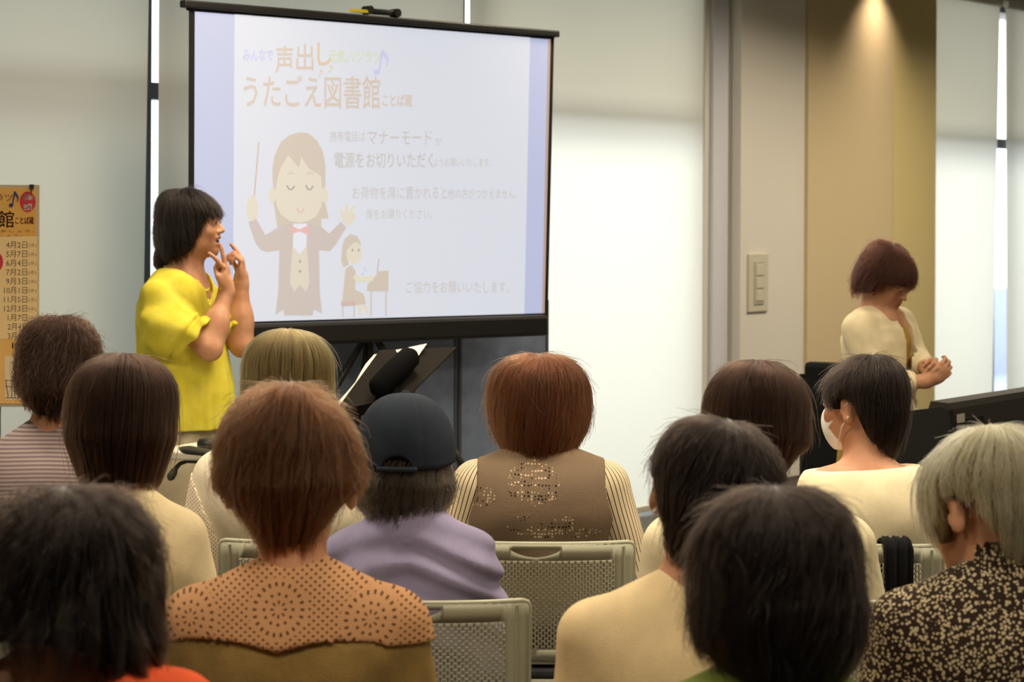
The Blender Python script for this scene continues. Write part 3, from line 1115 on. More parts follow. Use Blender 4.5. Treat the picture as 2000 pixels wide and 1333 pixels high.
class SDF:
    """signed distance field of a body or garment, grown from smooth-blended limbs"""
    def __init__(s, lo, hi, h):
        s.lo, s.h = np.array(lo, float), h
        n = np.ceil((np.array(hi) - s.lo) / h).astype(int) + 1
        s.n = n
        s.ax = [s.lo[i] + h * np.arange(n[i]) for i in range(3)]
        s.D = np.full(tuple(n), 1.0, np.float32)

    def win(s, lo, hi):
        i0 = np.clip(np.floor((np.array(lo) - s.lo) / s.h).astype(int), 0, s.n)
        i1 = np.clip(np.ceil((np.array(hi) - s.lo) / s.h).astype(int) + 1, 0, s.n)
        sl = tuple(slice(a, b) for a, b in zip(i0, i1))
        x = s.ax[0][sl[0]][:, None, None].astype(np.float32)
        y = s.ax[1][sl[1]][None, :, None].astype(np.float32)
        z = s.ax[2][sl[2]][None, None, :].astype(np.float32)
        return sl, x, y, z

    def put(s, sl, d, k, sub=False):
        if 0 in s.D[sl].shape:
            return
        a = s.D[sl]
        if sub:
            d = -d
            h = np.clip(0.5 - 0.5 * (a - d) / k, 0, 1)
            s.D[sl] = a * (1 - h) + d * h + k * h * (1 - h)
        else:
            h = np.clip(0.5 + 0.5 * (a - d) / k, 0, 1)
            s.D[sl] = a * (1 - h) + d * h - k * h * (1 - h)

    def cone(s, a, b, r1, r2, k=0.02, sub=False, flat=None):
        a, b = np.array(a, float), np.array(b, float)
        pad = max(r1, r2) + k + 3 * s.h
        sl, x, y, z = s.win(np.minimum(a, b) - pad, np.maximum(a, b) + pad)
        ab = b - a
        t = np.clip(((x - a[0]) * ab[0] + (y - a[1]) * ab[1] + (z - a[2]) * ab[2]) / max(ab @ ab, 1e-9), 0, 1)
        d = np.sqrt((x - a[0] - t * ab[0]) ** 2 + (y - a[1] - t * ab[1]) ** 2 + (z - a[2] - t * ab[2]) ** 2) - (r1 + (r2 - r1) * t)
        s.put(sl, d, k, sub)

    def chain(s, pts, rad, k=0.02):
        for i in range(len(pts) - 1):
            s.cone(pts[i], pts[i + 1], rad[i], rad[i + 1], k)

    def ell(s, c, r, R=None, k=0.02, sub=False):
        c, r = np.array(c, float), np.array(r, float)
        ext = r if R is None else np.abs(R) @ r
        pad = k + 3 * s.h
        sl, x, y, z = s.win(c - ext - pad, c + ext + pad)
        X_, Y_, Z_ = x - c[0], y - c[1], z - c[2]
        if R is not None:
            X_, Y_, Z_ = (R[0, i] * X_ + R[1, i] * Y_ + R[2, i] * Z_ for i in range(3))
        k0 = np.sqrt((X_ / r[0]) ** 2 + (Y_ / r[1]) ** 2 + (Z_ / r[2]) ** 2)
        k1 = np.sqrt((X_ / r[0] ** 2) ** 2 + (Y_ / r[1] ** 2) ** 2 + (Z_ / r[2] ** 2) ** 2)
        s.put(sl, (k0 * (k0 - 1) / np.maximum(k1, 1e-6)).astype(np.float32), k, sub)

    def full(s):
        return s.win(s.lo, s.lo + s.h * s.n)

    def cut(s, fn):
        """keep where fn(x,y,z) < 0"""
        sl, x, y, z = s.full()
        s.D[sl] = np.maximum(s.D[sl], fn(x, y, z))

    def add(s, fn):
        sl, x, y, z = s.full()
        s.D[sl] = s.D[sl] + fn(x, y, z)

    def mesh(s, name, mats, parent, paint=None, attrs=None, loc=None):
        D = np.pad(np.clip(s.D, -3 * s.h, 3 * s.h), 1, constant_values=3 * s.h)
        g = openvdb.FloatGrid(3 * s.h)
        g.copyFromArray(D.astype(np.float32))
        p, q = g.convertToQuads(isovalue=0.0)
        p = (p.astype(float) - 1) * s.h + s.lo
        me = bpy.data.meshes.new(name)
        me.vertices.add(len(p)); me.vertices.foreach_set('co', p.astype(np.float32).ravel())
        nq = len(q)
        me.loops.add(nq * 4); me.loops.foreach_set('vertex_index', q.astype(np.int32).ravel())
        me.polygons.add(nq)
        me.polygons.foreach_set('loop_start', np.arange(nq, dtype=np.int32) * 4)
        me.polygons.foreach_set('loop_total', np.full(nq, 4, np.int32))
        for m in (mats if isinstance(mats, (list, tuple)) else [mats]):
            me.materials.append(m.m if isinstance(m, Mat) else m)
        me.polygons.foreach_set('use_smooth', np.ones(nq, bool))
        if paint is not None:
            me.polygons.foreach_set('material_index', paint(p[q].mean(1)).astype(np.int32))
        me.update(calc_edges=True)
        me.validate()
        if attrs:
            for nm, fn in attrs.items():
                a = me.attributes.new(nm, 'FLOAT', 'POINT')
                a.data.foreach_set('value', fn(p).astype(np.float32))
        o = bpy.data.objects.new(name, me)
        COL.objects.link(o)
        o.parent = parent
        return o


def wav(seed, n=7, f0=10, f1=40, st=(1, 1, 1)):
    """smooth pseudo-noise in -1..1 as a function of x,y,z"""
    r = np.random.default_rng(seed)
    ks = [(r.normal(size=3) * np.array(st)) for _ in range(n)]
    ks = [k / np.linalg.norm(k / np.array(st)) * r.uniform(f0, f1) for k in ks]
    ph = r.uniform(0, 6.28, n)

    def f(x, y, z):
        t = 0
        for k, p in zip(ks, ph):
            t = t + np.sin(k[0] * x + k[1] * y + k[2] * z + p)
        return t / n * 1.6
    return f


def rotm(yaw=0, pitch=0, roll=0):
    """head turn: yaw + to the person's left (image left when seen from behind), pitch + looks down, roll + tips to the right"""
    y, p, r = map(math.radians, (yaw, pitch, roll))
    return np.array(Matrix.Rotation(y, 3, 'Z') @ Matrix.Rotation(-p, 3, 'X') @ Matrix.Rotation(r, 3, 'Y'))


M_skin = Mat('skin', (192, 142, 108), 0.55, 0.35)
M_skin.b.inputs['Subsurface Weight'].default_value = 0.12
M_skin.b.inputs['Subsurface Radius'].default_value = (0.012, 0.005, 0.003)
M_skin.vary((186, 132, 100), (200, 150, 117), 22, 4)
M_skin.bump(M_skin.noise(420, 3), 0.12, 0.0015)
M_lip = Mat('lips', (184, 106, 94), 0.45, 0.4)
M_eyew = Mat('eye_white', (232, 226, 220), 0.25, 0.5)
M_iris = Mat('dark_iris', (34, 24, 20), 0.2, 0.6)
M_teeth = Mat('teeth', (240, 236, 226), 0.3, 0.5)
M_mouth = Mat('mouth_inside', (90, 34, 32), 0.6)


def sd_head(F, C, R, hs=1.0, smile=False, neck=None, ears=True, eo=0.0):
    """head in F: C centre between chin and crown, R rotation, hs scale"""
    T = lambda p: C + hs * (R @ np.array(p, float))
    E = lambda c, r, k=0.015, sub=False: F.ell(T(c), np.array(r) * hs, R, k * hs, sub)
    E((0, -0.014, 0.032), (0.073, 0.092, 0.078))
    E((0, 0.022, -0.018), (0.062, 0.066, 0.085), 0.03)
    E((0, 0.040, -0.055), (0.045, 0.045, 0.05), 0.03)
    E((0, 0.070, -0.093), (0.020, 0.017, 0.017), 0.025)              # chin
    for sx in (-1, 1):
        E((sx * 0.037, 0.060, -0.022), (0.024, 0.022, 0.022), 0.02)  # cheeks
        E((sx * 0.045, 0.010, -0.062), (0.014, 0.035, 0.022), 0.03)  # jaw
        E((sx * 0.031, 0.099, 0.010), (0.019, 0.016, 0.011), 0.014, True)   # sockets
        E((sx * 0.031, 0.078, 0.009), (0.0165, 0.0125, 0.0125), 0.006)      # lids
    E((0, 0.080, 0.030), (0.046, 0.014, 0.010), 0.018)               # brow
    F.cone(T((0, 0.084, 0.012)), T((0, 0.104, -0.020)), 0.007 * hs, 0.0095 * hs, 0.012 * hs)
    for sx in (-1, 1):
        E((sx * 0.011, 0.093, -0.024), (0.008, 0.010, 0.007), 0.008)
    if smile:
        E((0, 0.086, -0.044), (0.027, 0.012, 0.0055), 0.008)
        E((0, 0.082, -0.067), (0.023, 0.012, 0.0065), 0.008)
        E((0, 0.098, -0.055), (0.021, 0.020, 0.0075), 0.004, True)
    else:
        E((0, 0.087, -0.047), (0.023, 0.011, 0.0055), 0.008)
        E((0, 0.085, -0.058), (0.020, 0.011, 0.0062), 0.008)
    if ears:
        for sx in (-1, 1):
            Re = R @ np.array(Matrix.Rotation(math.radians(-sx * 24), 3, 'Z') @ Matrix.Rotation(math.radians(-12), 3, 'X'))
            F.ell(T((sx * (0.078 + eo), -0.012 - eo * .3, -0.004)), np.array((0.0085, 0.019, 0.031)) * hs, Re, 0.008 * hs)
            F.ell(T((sx * (0.079 + eo), -0.016 - eo * .3, -0.030)), np.array((0.007, 0.010, 0.012)) * hs, Re, 0.008 * hs)
            F.ell(T((sx * (0.087 + eo), -0.004, 0.000)), np.array((0.006, 0.009, 0.016)) * hs, Re, 0.005 * hs, True)
    if neck is not None:
        F.cone(T((0, -0.028, -0.045)), neck, 0.052 * hs, 0.056 * hs, 0.03)
        F.cone(T((0, 0.0, -0.085)), np.array(neck) + np.array((0, 0.02, 0)), 0.035 * hs, 0.045 * hs, 0.03)


def lip_paint(C, R, hs, smile=False):
    def f(c):
        q = (c - C) @ R / hs
        z0 = -0.0545 if smile else -0.0525
        e = (q[:, 0] / 0.024) ** 2 + ((q[:, 2] - z0) / (0.017 if smile else 0.008)) ** 2
        ins = smile & 1
        m = (e < 1) & (q[:, 1] > 0.075)
        out = np.where(m, 1, 0)
        if smile:
            inn = ((q[:, 0] / 0.022) ** 2 + ((q[:, 2] + 0.055) / 0.0085) ** 2 < 1) & (q[:, 1] > 0.06) & (q[:, 1] < 0.0895)
            out = np.where(inn, 2, out)
        return out
    return f


def eyes(parent, C, R, hs, teeth=False, closed=False):
    for sx in (-1, 1):
        if closed:
            mb = MB()
            mb.tube([Vector(C + hs * (R @ np.array((sx * x, y, z)))) for x, y, z in ((0.017, 0.0885, 0.004), (0.026, 0.0915, 0.0015), (0.036, 0.090, 0.0015), (0.045, 0.0835, 0.005))], [0.0008, 0.0014, 0.0014, 0.0008], 6)
            mb.build('eyelashes', M_iris, parent, True)
        else:
            pass
        c = C + hs * (R @ np.array((sx * 0.031, 0.0815 if not closed else 0.076, 0.0075)))
        mb = MB()
        prof = [(0.0112 * math.sin(t), 0.0112 * math.cos(t)) for t in np.linspace(0.0, PI, 12)]
        Rm = Matrix([list(r) for r in R]) @ Matrix.Rotation(-PI / 2, 3, 'X')
        mb.lathe([(r * hs, z * hs) for r, z in prof], c, 16, Rm)
        for k in range(11 * 16):
            if k < 4 * 16 - 16:
                mb.mi[k] = 1
        mb.build('eye', [M_eyew, M_iris], parent, True)
        # brow
        pts = [C + hs * (R @ np.array((sx * x, y, z))) for x, y, z in ((0.015, 0.0915, 0.031), (0.028, 0.0905, 0.0355), (0.042, 0.082, 0.033), (0.050, 0.073, 0.028))]
        mb = MB(); mb.tube([Vector(p) for p in pts], [0.0022 * hs, 0.0028 * hs, 0.0024 * hs, 0.001], 8)
        mb.build('eyebrow', Mat('eyebrow_hair', (58, 40, 30), 0.8), parent, True)
    if teeth:
        mb = MB()
        pts = [C + hs * (R @ np.array((x, 0.088 - 14 * x * x, -0.0505 + 6 * x * x))) for x in np.linspace(-0.017, 0.017, 9)]
        mb.tube([Vector(p) for p in pts], [0.0045 * hs] * 9, 8)
        mb.build('teeth', M_teeth, parent, True)


def sd_hand(F, wrist, fwd, nrm, side, L=0.17, curls=((20, 25, 15),) * 4, thumb=(35, 20), k=0.006, spread=5, fk=1.0):
    """palm + five fingers. fwd: wrist to knuckles, nrm: out of the palm, side: towards the thumb"""
    fwd = np.array(fwd, float); fwd /= np.linalg.norm(fwd)
    nrm = np.array(nrm, float); nrm -= fwd * (nrm @ fwd); nrm /= np.linalg.norm(nrm)
    sd = np.cross(fwd, nrm)
    if sd @ np.array(side, float) < 0:
        sd = -sd
    w = np.array(wrist, float)
    pl = L * 0.52
    Rh = np.stack([sd, fwd, nrm], 1)
    F.ell(w + fwd * pl * 0.55, (L * 0.225, pl * 0.60, L * 0.085), Rh, 0.012)
    F.ell(w + fwd * pl * 0.45 + sd * L * 0.13 + nrm * L * 0.03, (L * 0.08, L * 0.19, L * 0.075), Rh, 0.012)
    F.cone(w, w + fwd * pl * 0.3, L * 0.15, L * 0.15, 0.015)
    lens = (0.40, 0.445, 0.41, 0.32)
    for i in range(4):
        off = (0.165, 0.055, -0.055, -0.155)[i] * L
        p = w + fwd * pl * (0.96, 1.0, 0.97, 0.90)[i] + sd * off
        a = 0.0
        sp = math.radians((1.5, 0.5, -0.5, -1.5)[i] * spread)
        base = fwd * math.cos(sp) + sd * math.sin(sp)
        r = L * 0.052 * fk * (1, 1.03, 1, 0.9)[i]
        for j, fr in enumerate((0.46, 0.30, 0.24)):
            a += math.radians(curls[i][j])
            q = p + (base * math.cos(a) + nrm * math.sin(a)) * lens[i] * L * fr
            F.cone(p, q, r, r * 0.90, k)
            p, r = q, r * 0.90
    tb = w + fwd * pl * 0.30 + sd * L * 0.17 + nrm * L * 0.04
    a1, a2 = map(math.radians, thumb)
    d1 = fwd * math.cos(a1) + sd * math.sin(a1) + nrm * 0.35
    d1 /= np.linalg.norm(d1)
    q = tb + d1 * L * 0.19
    F.cone(tb, q, L * 0.072, L * 0.058, 0.01)
    d2 = fwd * math.cos(a1 - a2) + sd * math.sin(a1 - a2) + nrm * 0.45
    d2 /= np.linalg.norm(d2)
    F.cone(q, q + d2 * L * 0.17, L * 0.056, L * 0.044, k)


# ------------------------------------------------------------------ hair
def hair_mat(name, col, rough=0.35, rand=0.12, red=0.0):
    m = bpy.data.materials.new(name)
    m.use_nodes = True
    nt = m.node_tree
    nt.nodes.remove(nt.nodes['Principled BSDF'])
    h = nt.nodes.new('ShaderNodeBsdfHairPrincipled')
    h.inputs['Color'].default_value = (*lin(col), 1)
    h.inputs['Roughness'].default_value = rough
    h.inputs['IOR'].default_value = 1.36
    h.inputs['Radial Roughness'].default_value = 0.35
    h.inputs['Random Roughness'].default_value = 0.2
    info = nt.nodes.new('ShaderNodeHairInfo')
    rp_ = nt.nodes.new('ShaderNodeValToRGB')
    rp_.color_ramp.elements[0].color = (*[v * (1 - rand * 3) for v in lin(col)], 1)
    rp_.color_ramp.elements[1].color = (*[min(1, v * (1 + rand * 3)) for v in lin(col)], 1)
    nt.links.new(info.outputs['Random'], rp_.inputs[0])
    nt.links.new(rp_.outputs[0], h.inputs['Color'])
    nt.links.new(h.outputs[0], nt.nodes['Material Output'].inputs[0])
    return m


def smooth_tab(v, w=7):
    k = np.hanning(w + 2)[1:-1]; k /= k.sum()
    p = np.pad(v, (w // 2, w // 2), mode='reflect', reflect_type='odd')
    return np.convolve(p, k, 'valid')


class HairShape:
    """surface swept from the crown down: s 0..1 along, a azimuth (0 = back of the head)"""
    def __init__(s, rx, ryb, ryf, rz, cz, cy=0.0, off=-0.03, cx=0.0, low=(), hem=((0, -0.12), (180, 0.04)), pw=0.85, asym=0.0):
        ph = np.linspace(0, PI / 2, 14)
        z = list(cz + rz * np.cos(ph))
        sp = np.sin(ph) ** pw
        wx, wb, wf = list(rx * sp), list(ryb * sp), list(ryf * sp)
        oc = list(cy + off * np.cos(ph) ** 2)
        for l in low:
            z.append(l[0]); wx.append(l[1]); wb.append(l[2]); wf.append(l[3]); oc.append(l[4] if len(l) > 4 else cy)
        z, wx, wb, wf, oc = map(np.array, (z, wx, wb, wf, oc))
        ar = np.concatenate([[0], np.cumsum(np.hypot(np.diff(z), np.diff(wb)))])
        ar /= ar[-1]
        t = np.linspace(0, 1, 240)
        f = lambda v: smooth_tab(np.interp(t, ar, v), 15)
        s.t, s.z, s.wx, s.wb, s.wf, s.oc = t, f(z), f(wx), f(wb), f(wf), f(oc)
        s.wx[0] = s.wb[0] = s.wf[0] = 0
        s.cx = cx
        s.hem = hem
        s.asym = asym

    def hz(s, a):
        d = np.degrees((a + PI) % (2 * PI) - PI)
        if any(h[0] < 0 for h in s.hem):
            xs = [h[0] for h in s.hem]; zs = [h[1] for h in s.hem]
            z = np.interp(d, xs, zs)
        else:
            z = np.interp(np.abs(d), [h[0] for h in s.hem], [h[1] for h in s.hem])
        return z

    def send(s, a):
        return np.interp(-s.hz(a), -s.z, s.t)

    def at(s, S, a, dr=0.0):
        S = np.clip(S, 0, 1)
        i = lambda v: np.interp(S, s.t, v)
        c = np.cos(a)
        m = 0.5 + 0.5 * np.clip(c * 1.6, -1, 1)
        wy = i(s.wf) + (i(s.wb) - i(s.wf)) * m
        x = s.cx * (1 - S) + (i(s.wx) + dr) * np.sin(a) * (1 + s.asym * np.sign(np.sin(a)))
        y = i(s.oc) - (wy + dr) * c
        z = i(s.z) + dr * np.clip(1 - S * 2.2, 0, 1)
        return np.stack([x, y, z], -1)


def make_hair(person, C, R, hs, H, mat, shell_col, n=5200, seed=1, clump=26, cl=0.45, wave=(0.0, 8), lump=0.004, fly=0.02,
              swirl=0.15, jit=0.05, rad=0.00055, layer=0.006, name='hair', npts=11, short=0.0, tipout=0.0, layered=0.3, zroot=None, flow=0.10):
    r = np.random.default_rng(seed)
    C = np.array(C, float)
    A = (R * hs)
    # solid under-volume
    ns, na = 34, 72
    sh = Mat(name + '_underlayer', shell_col, 0.75, 0.12)
    sh.bump(sh.noise(60, 3, 0.6, (1, 1, 0.15)), 0.6, 0.004)
    lm = wav(seed + 50, 8, 14, 46)

    def lumpf(S, a):
        return lump * lm(np.sin(a) * 0.1, np.cos(a) * 0.1, S * 0.24) * np.clip(S * 5, 0, 1)
    a = np.linspace(0, 2 * PI, na, endpoint=False)
    se = H.send(a)
    vs = [H.at(np.array(0.0), np.array(0.0), 0.0)[None, :] - np.array([[0, 0, 0.003]])]
    for i in range(1, ns + 1):
        S = se * i / ns
        vs.append(H.at(S, a, lumpf(S, a) - 0.004))
    for j, (dd, db) in enumerate(((-0.014, 0.0), (-0.020, 0.05), (-0.022, 0.12), (-0.022, 0.22))):
        S = se * (1 - db)
        vs.append(H.at(S, a, lumpf(S, a) - 0.004 + dd))
    V = np.concatenate(vs)
    fs = [(0, 1 + k, 1 + (k + 1) % na) for k in range(na)]
    for i in range(ns + 3):
        for k in range(na):
            l = (k + 1) % na
            fs.append((1 + i * na + k, 1 + (i + 1) * na + k, 1 + (i + 1) * na + l, 1 + i * na + l))
    V = C + V @ A.T
    mb = MB(); mb.add([tuple(v) for v in V], [f[::-1] for f in fs])
    hair = mb.build(name, sh, person, True)
    # strands
    az = r.uniform(0, 2 * PI, n)
    nc = clump
    s0 = r.uniform(0, 1, n) ** 1.25 * 0.80
    ln = np.maximum(1 - s0, 0.25) * (1 - short * r.uniform(0, 1, n))
    isl = r.uniform(0, 1, n) < layered
    ln = np.where(isl, np.minimum(ln, r.uniform(0.16, 0.42, n)), ln)
    t = np.linspace(0, 1, npts)[None, :]
    ci = np.round(az / (2 * PI) * nc)
    ce = (ci / nc) * 2 * PI + 0.8 / nc * np.sin((ci % nc) * 12.9)
    ce = np.where(np.abs(ce - az) > 0.3, az, ce)
    ae = az + (ce - az) * cl
    aa = az[:, None] + (ae - az)[:, None] * t ** 1.3 + swirl * (1 - (s0[:, None] + ln[:, None] * t)) ** 2
    aa = aa + (r.normal(0, 0.02, n) + isl * r.normal(0, 0.10, n))[:, None] * t
    fm = wav(seed + 90, 6, 2, 7)
    sg = s0[:, None] + ln[:, None] * t
    aa = aa + flow * fm(np.sin(az)[:, None] * 0.5, np.cos(az)[:, None] * 0.5, sg * 0.6) * np.clip(sg * 3, 0, 1)
    end = H.send(ae) * (1 + r.normal(0, jit, n))
    S = (s0[:, None] + (np.minimum(1, s0 + ln) - s0)[:, None] * t) * end[:, None]
    if zroot is not None:
        sr = np.interp(-zroot, -H.z, H.t)
        S = sr + (S / np.maximum(end[:, None], 1e-6)) * (end[:, None] - sr)
    lay = r.uniform(-0.6, 1, n)[:, None] * layer + (isl * r.uniform(0, 0.006, n))[:, None] * t
    ph = (ce * 7.3)[:, None] + r.normal(0, 0.5, n)[:, None]
    amp, fq = wave
    dr = lay + lumpf(S, aa) - 0.002 * (1 - t) + amp * np.sin(fq * t * 2 + ph) * t + tipout * t ** 3
    aa = aa + (amp * 7) * np.cos(fq * t * 2 + ph * 1.3) * t
    isf = r.uniform(0, 1, n) < fly
    dr = dr + isf[:, None] * (r.uniform(0.003, 0.024, n)[:, None] * t ** 1.2)
    aa = aa + isf[:, None] * r.normal(0, 0.15, n)[:, None] * t
    Pn = H.at(S, aa, dr)
    over = np.clip(S - 1, 0, 1)
    Pn[..., 2] -= over * 0.2
    Pn = C + Pn.reshape(-1, 3) @ A.T
    hc = bpy.data.hair_curves.new(name + '_strands')
    hc.add_curves([npts] * n)
    hc.attributes['position'].data.foreach_set('vector', Pn.astype(np.float32).ravel())
    ra = hc.attributes.new('radius', 'FLOAT', 'POINT')
    rr = (np.linspace(1.0, 0.35, npts)[None, :] * (rad * r.uniform(0.7, 1.2, n))[:, None] * hs).astype(np.float32)
    ra.data.foreach_set('value', rr.ravel())
    hc.materials.append(mat)
    o = bpy.data.objects.new('strands', hc)
    COL.objects.link(o)
    o.parent = hair
    o['kind'] = 'stuff'
    return hair


# ================================================================== CHAIRS
M_chair = Mat('pale_grey_green_plastic', (168, 168, 146), 0.45, 0.4)
M_chrome = Mat('grey_chair_metal', (150, 150, 148), 0.35, 0.6, Metallic=0.6)
M_cush = cloth('dark_seat_fabric', (44, 44, 46), 0.06, 500)


def back_y(x, z):
    return -0.205 + 0.05 * (np.abs(x) / 0.237) ** 2.5 - (z - 0.49) * 0.14


def make_chair():
    root = empty('chair')
    P3 = lambda x, z: (x, back_y(x, z), z)
    X0, X1, Z0, Z1 = -0.190, 0.190, 0.515, 0.733
    ZB, ZT, XW = 0.483, 0.773, 0.237
    mb = MB()
    pw_, phh = 0.0076, 0.0139
    nc = int(round((X1 - X0) / pw_)); pw_ = (X1 - X0) / nc
    nr = 16; phh = (Z1 - Z0) / (nr + 0.5)
    sw, sh_ = 0.0017, 0.0048
    for i in range(nc):
        xa, xb = X0 + i * pw_, X0 + (i + 1) * pw_
        xc = (xa + xb) / 2
        o = phh / 2 if i % 2 else 0
        if o:
            mb.add([P3(xa, Z0), P3(xb, Z0), P3(xb, Z0 + o), P3(xa, Z0 + o)], [(0, 1, 2, 3)])
        else:
            mb.add([P3(xa, Z1 - phh / 2), P3(xb, Z1 - phh / 2), P3(xb, Z1), P3(xa, Z1)], [(0, 1, 2, 3)])
        for j in range(nr):
            za = Z0 + o + j * phh; zb = za + phh; zc = (za + zb) / 2
            out = [(xa, za), (xb, za), (xb, zc), (xb, zb), (xa, zb), (xa, zc)]
            inn = [(xc - sw * .7, zc - sh_), (xc + sw * .7, zc - sh_), (xc + sw, zc - sh_ * .7), (xc + sw, zc + sh_ * .7), (xc + sw * .7, zc + sh_), (xc - sw * .7, zc + sh_), (xc - sw, zc + sh_ * .7), (xc - sw, zc - sh_ * .7)]
            vs = [P3(*p) for p in out + inn]
            mb.add(vs, [(0, 1, 7, 6), (1, 2, 9, 8, 7), (2, 3, 10, 9), (3, 4, 11, 10), (4, 5, 13, 12, 11), (5, 0, 6, 13)])

    def strip(xs, zs):
        for a, b in zip(xs[:-1], xs[1:]):
            for c, d in zip(zs[:-1], zs[1:]):
                mb.add([P3(a, c), P3(b, c), P3(b, d), P3(a, d)], [(0, 1, 2, 3)])
    xs = list(np.linspace(X0, X1, 25))
    strip(list(np.linspace(-XW, X0, 5)), list(np.linspace(ZB, ZT, 9)))
    strip(list(np.linspace(X1, XW, 5)), list(np.linspace(ZB, ZT, 9)))
    strip(xs, [ZB, (ZB + Z0) / 2, Z0])
    hw_ = 0.0633
    hx_ = sorted(set([round(v, 5) for v in xs if abs(v) > hw_ + 0.003] + [round(v, 5) for v in np.linspace(-hw_, hw_, 15)]))
    for a, b in zip(hx_[:-1], hx_[1:]):
        bot = lambda x: ZT - 0.012 - 0.020 * max(0, 1 - (x / hw_) ** 2) if abs(x) <= hw_ + 1e-6 else None
        if abs(a) <= hw_ + 1e-6 and abs(b) <= hw_ + 1e-6:
            mb.add([P3(a, Z1), P3(b, Z1), P3(b, bot(b)), P3(a, bot(a))], [(0, 1, 2, 3)])
            mb.add([P3(a, ZT - 0.012), P3(b, ZT - 0.012), P3(b, ZT), P3(a, ZT)], [(0, 1, 2, 3)])
        else:
            mb.add([P3(a, Z1), P3(b, Z1), P3(b, ZT), P3(a, ZT)], [(0, 1, 2, 3)])
    bk = mb.build('backrest', M_chair, root, True)
    import bmesh
    bm_ = bmesh.new(); bm_.from_mesh(bk.data)
    bmesh.ops.remove_doubles(bm_, verts=bm_.verts[:], dist=2e-4)
    bm_.to_mesh(bk.data); bm_.free()
    sol = bk.modifiers.new('thickness', 'SOLIDIFY'); sol.thickness = 0.004; sol.offset = 0
    # raised rim and edge ribs
    mb = MB()
    rim = [(-XW, z) for z in np.linspace(ZB, ZT - 0.012, 8)] + [(-XW + 0.004, ZT - 0.003)] + [(x, ZT) for x in np.linspace(-XW + 0.014, XW - 0.014, 24)] + [(XW - 0.004, ZT - 0.003)] + [(XW, z) for z in np.linspace(ZT - 0.012, ZB, 8)] + [(x, ZB) for x in np.linspace(XW - 0.01, -XW + 0.01, 20)]
    mb.tube([(x, back_y(x, z) + 0.004, z) for x, z in rim], 0.0062, 8, closed=True)
    for sx in (-1, 1):
        mb.tube([(sx * 0.212, back_y(0.212, z) - 0.001, z) for z in np.linspace(ZB + 0.01, ZT - 0.008, 8)], 0.0042, 6)
    mb.build('rim', M_chair, root, True, 50)
    mb = MB()
    mb.box((0, 0.02, 0.425), (0.45, 0.42, 0.022), None, 0.01)
    mb.build('seat_shell', M_chair, root)
    mb = MB(); mb.box((0, 0.025, 0.444), (0.42, 0.39, 0.022), None, 0.009); mb.build('seat_cushion', M_cush, root)
    mb = MB()
    for sx in (-1, 1):
        mb.tube([(sx * 0.20, 0.12, 0.408), (sx * 0.20, -0.15, 0.408), (sx * 0.205, -0.178, 0.43), (sx * 0.212, -0.172, 0.55)], 0.010, 10)
    mb.build('side_frame', M_chrome, root, True, 50)
    for sx in (-1, 1):
        for sy in (-1, 1):
            mb = MB(); mb.tube([(sx * 0.195, sy * 0.12, 0.408), (sx * 0.225, sy * 0.22, 0.03)], 0.0105, 10)
            lg = mb.build('leg', M_chrome, root, True, 40)
            mb = MB(); mb.lathe([(0, 0), (0.016, 0), (0.016, 0.03), (0.011, 0.04), (0, 0.04)], (sx * 0.2265, sy * 0.224, 0), 12)
            mb.build('rubber_foot', M_bfab, lg, True, 40)
    return root


CHAIR0 = make_chair()
_first = [True]


def place_chair(px, d_back, label, yaw=0.0, dx=0.0):
    o = CHAIR0 if _first[0] else copy_tree(CHAIR0)
    _first[0] = False
    p = P(px, 1100, d_back)
    o.location = (p.x, d_back + 0.235, 0)
    o.rotation_euler = (0, 0, math.radians(yaw))
    tag(o, label, 'chair', 'perforated plastic chairs of the audience')
    return o
# ================================================================== PEOPLE: THE SEATED AUDIENCE
ROWS = {'A': 3.05, 'B': 3.99, 'C': 5.00, 'D': 5.89}         # depth of the chair backs

M_trous = cloth('dark_trouser_cloth', (52, 50, 54), 0.06, 400)
M_shoe = Mat('dark_shoe_leather', (38, 34, 32), 0.45, 0.4)
H_SEAT = 0.0065


def joints(sw, zsh, zn, flare=0.03):
    J = {}
    sw = sw - 0.022
    for n, sx in (('l', -1), ('r', 1)):
        J[n] = [np.array((sx * (sw - 0.058), -0.015, zsh - 0.064)), np.array((sx * (sw - 0.036 + flare), 0.0, zsh - 0.32)), np.array((sx * 0.11, 0.235, max(0.615, zsh - 0.37)))]
    J['neck'] = np.array((0, -0.025, zn - 0.03))
    J['zsh'], J['zn'], J['sw'] = zsh, zn, sw
    return J


def torso(F, J, e=0.0, k=0.05, lean=0.0, head=0.0):
    """trunk grown by e"""
    zs, sw = J['zsh'], J['sw']
    F.ell((0, -0.005, 0.558), (0.175 + e, 0.125 + e, 0.095 + e), None, k)
    F.ell((0, 0.0, 0.66), (0.150 + e, 0.118 + e, 0.15 + e), None, k)
    F.ell((0, -0.018, zs - 0.13), (sw * 0.76 + e, 0.105 + e, 0.15 + e), None, k)
    for sx in (-1, 1):
        F.cone((sx * 0.03, -0.03, J['zn'] - 0.055), (sx * (sw - 0.070), -0.018, zs - 0.062), 0.050 + e, 0.048 + e, 0.03)
        F.ell((sx * 0.075, -0.055, zs - 0.11), (0.075 + e, 0.06 + e, 0.10 + e), None, 0.04)


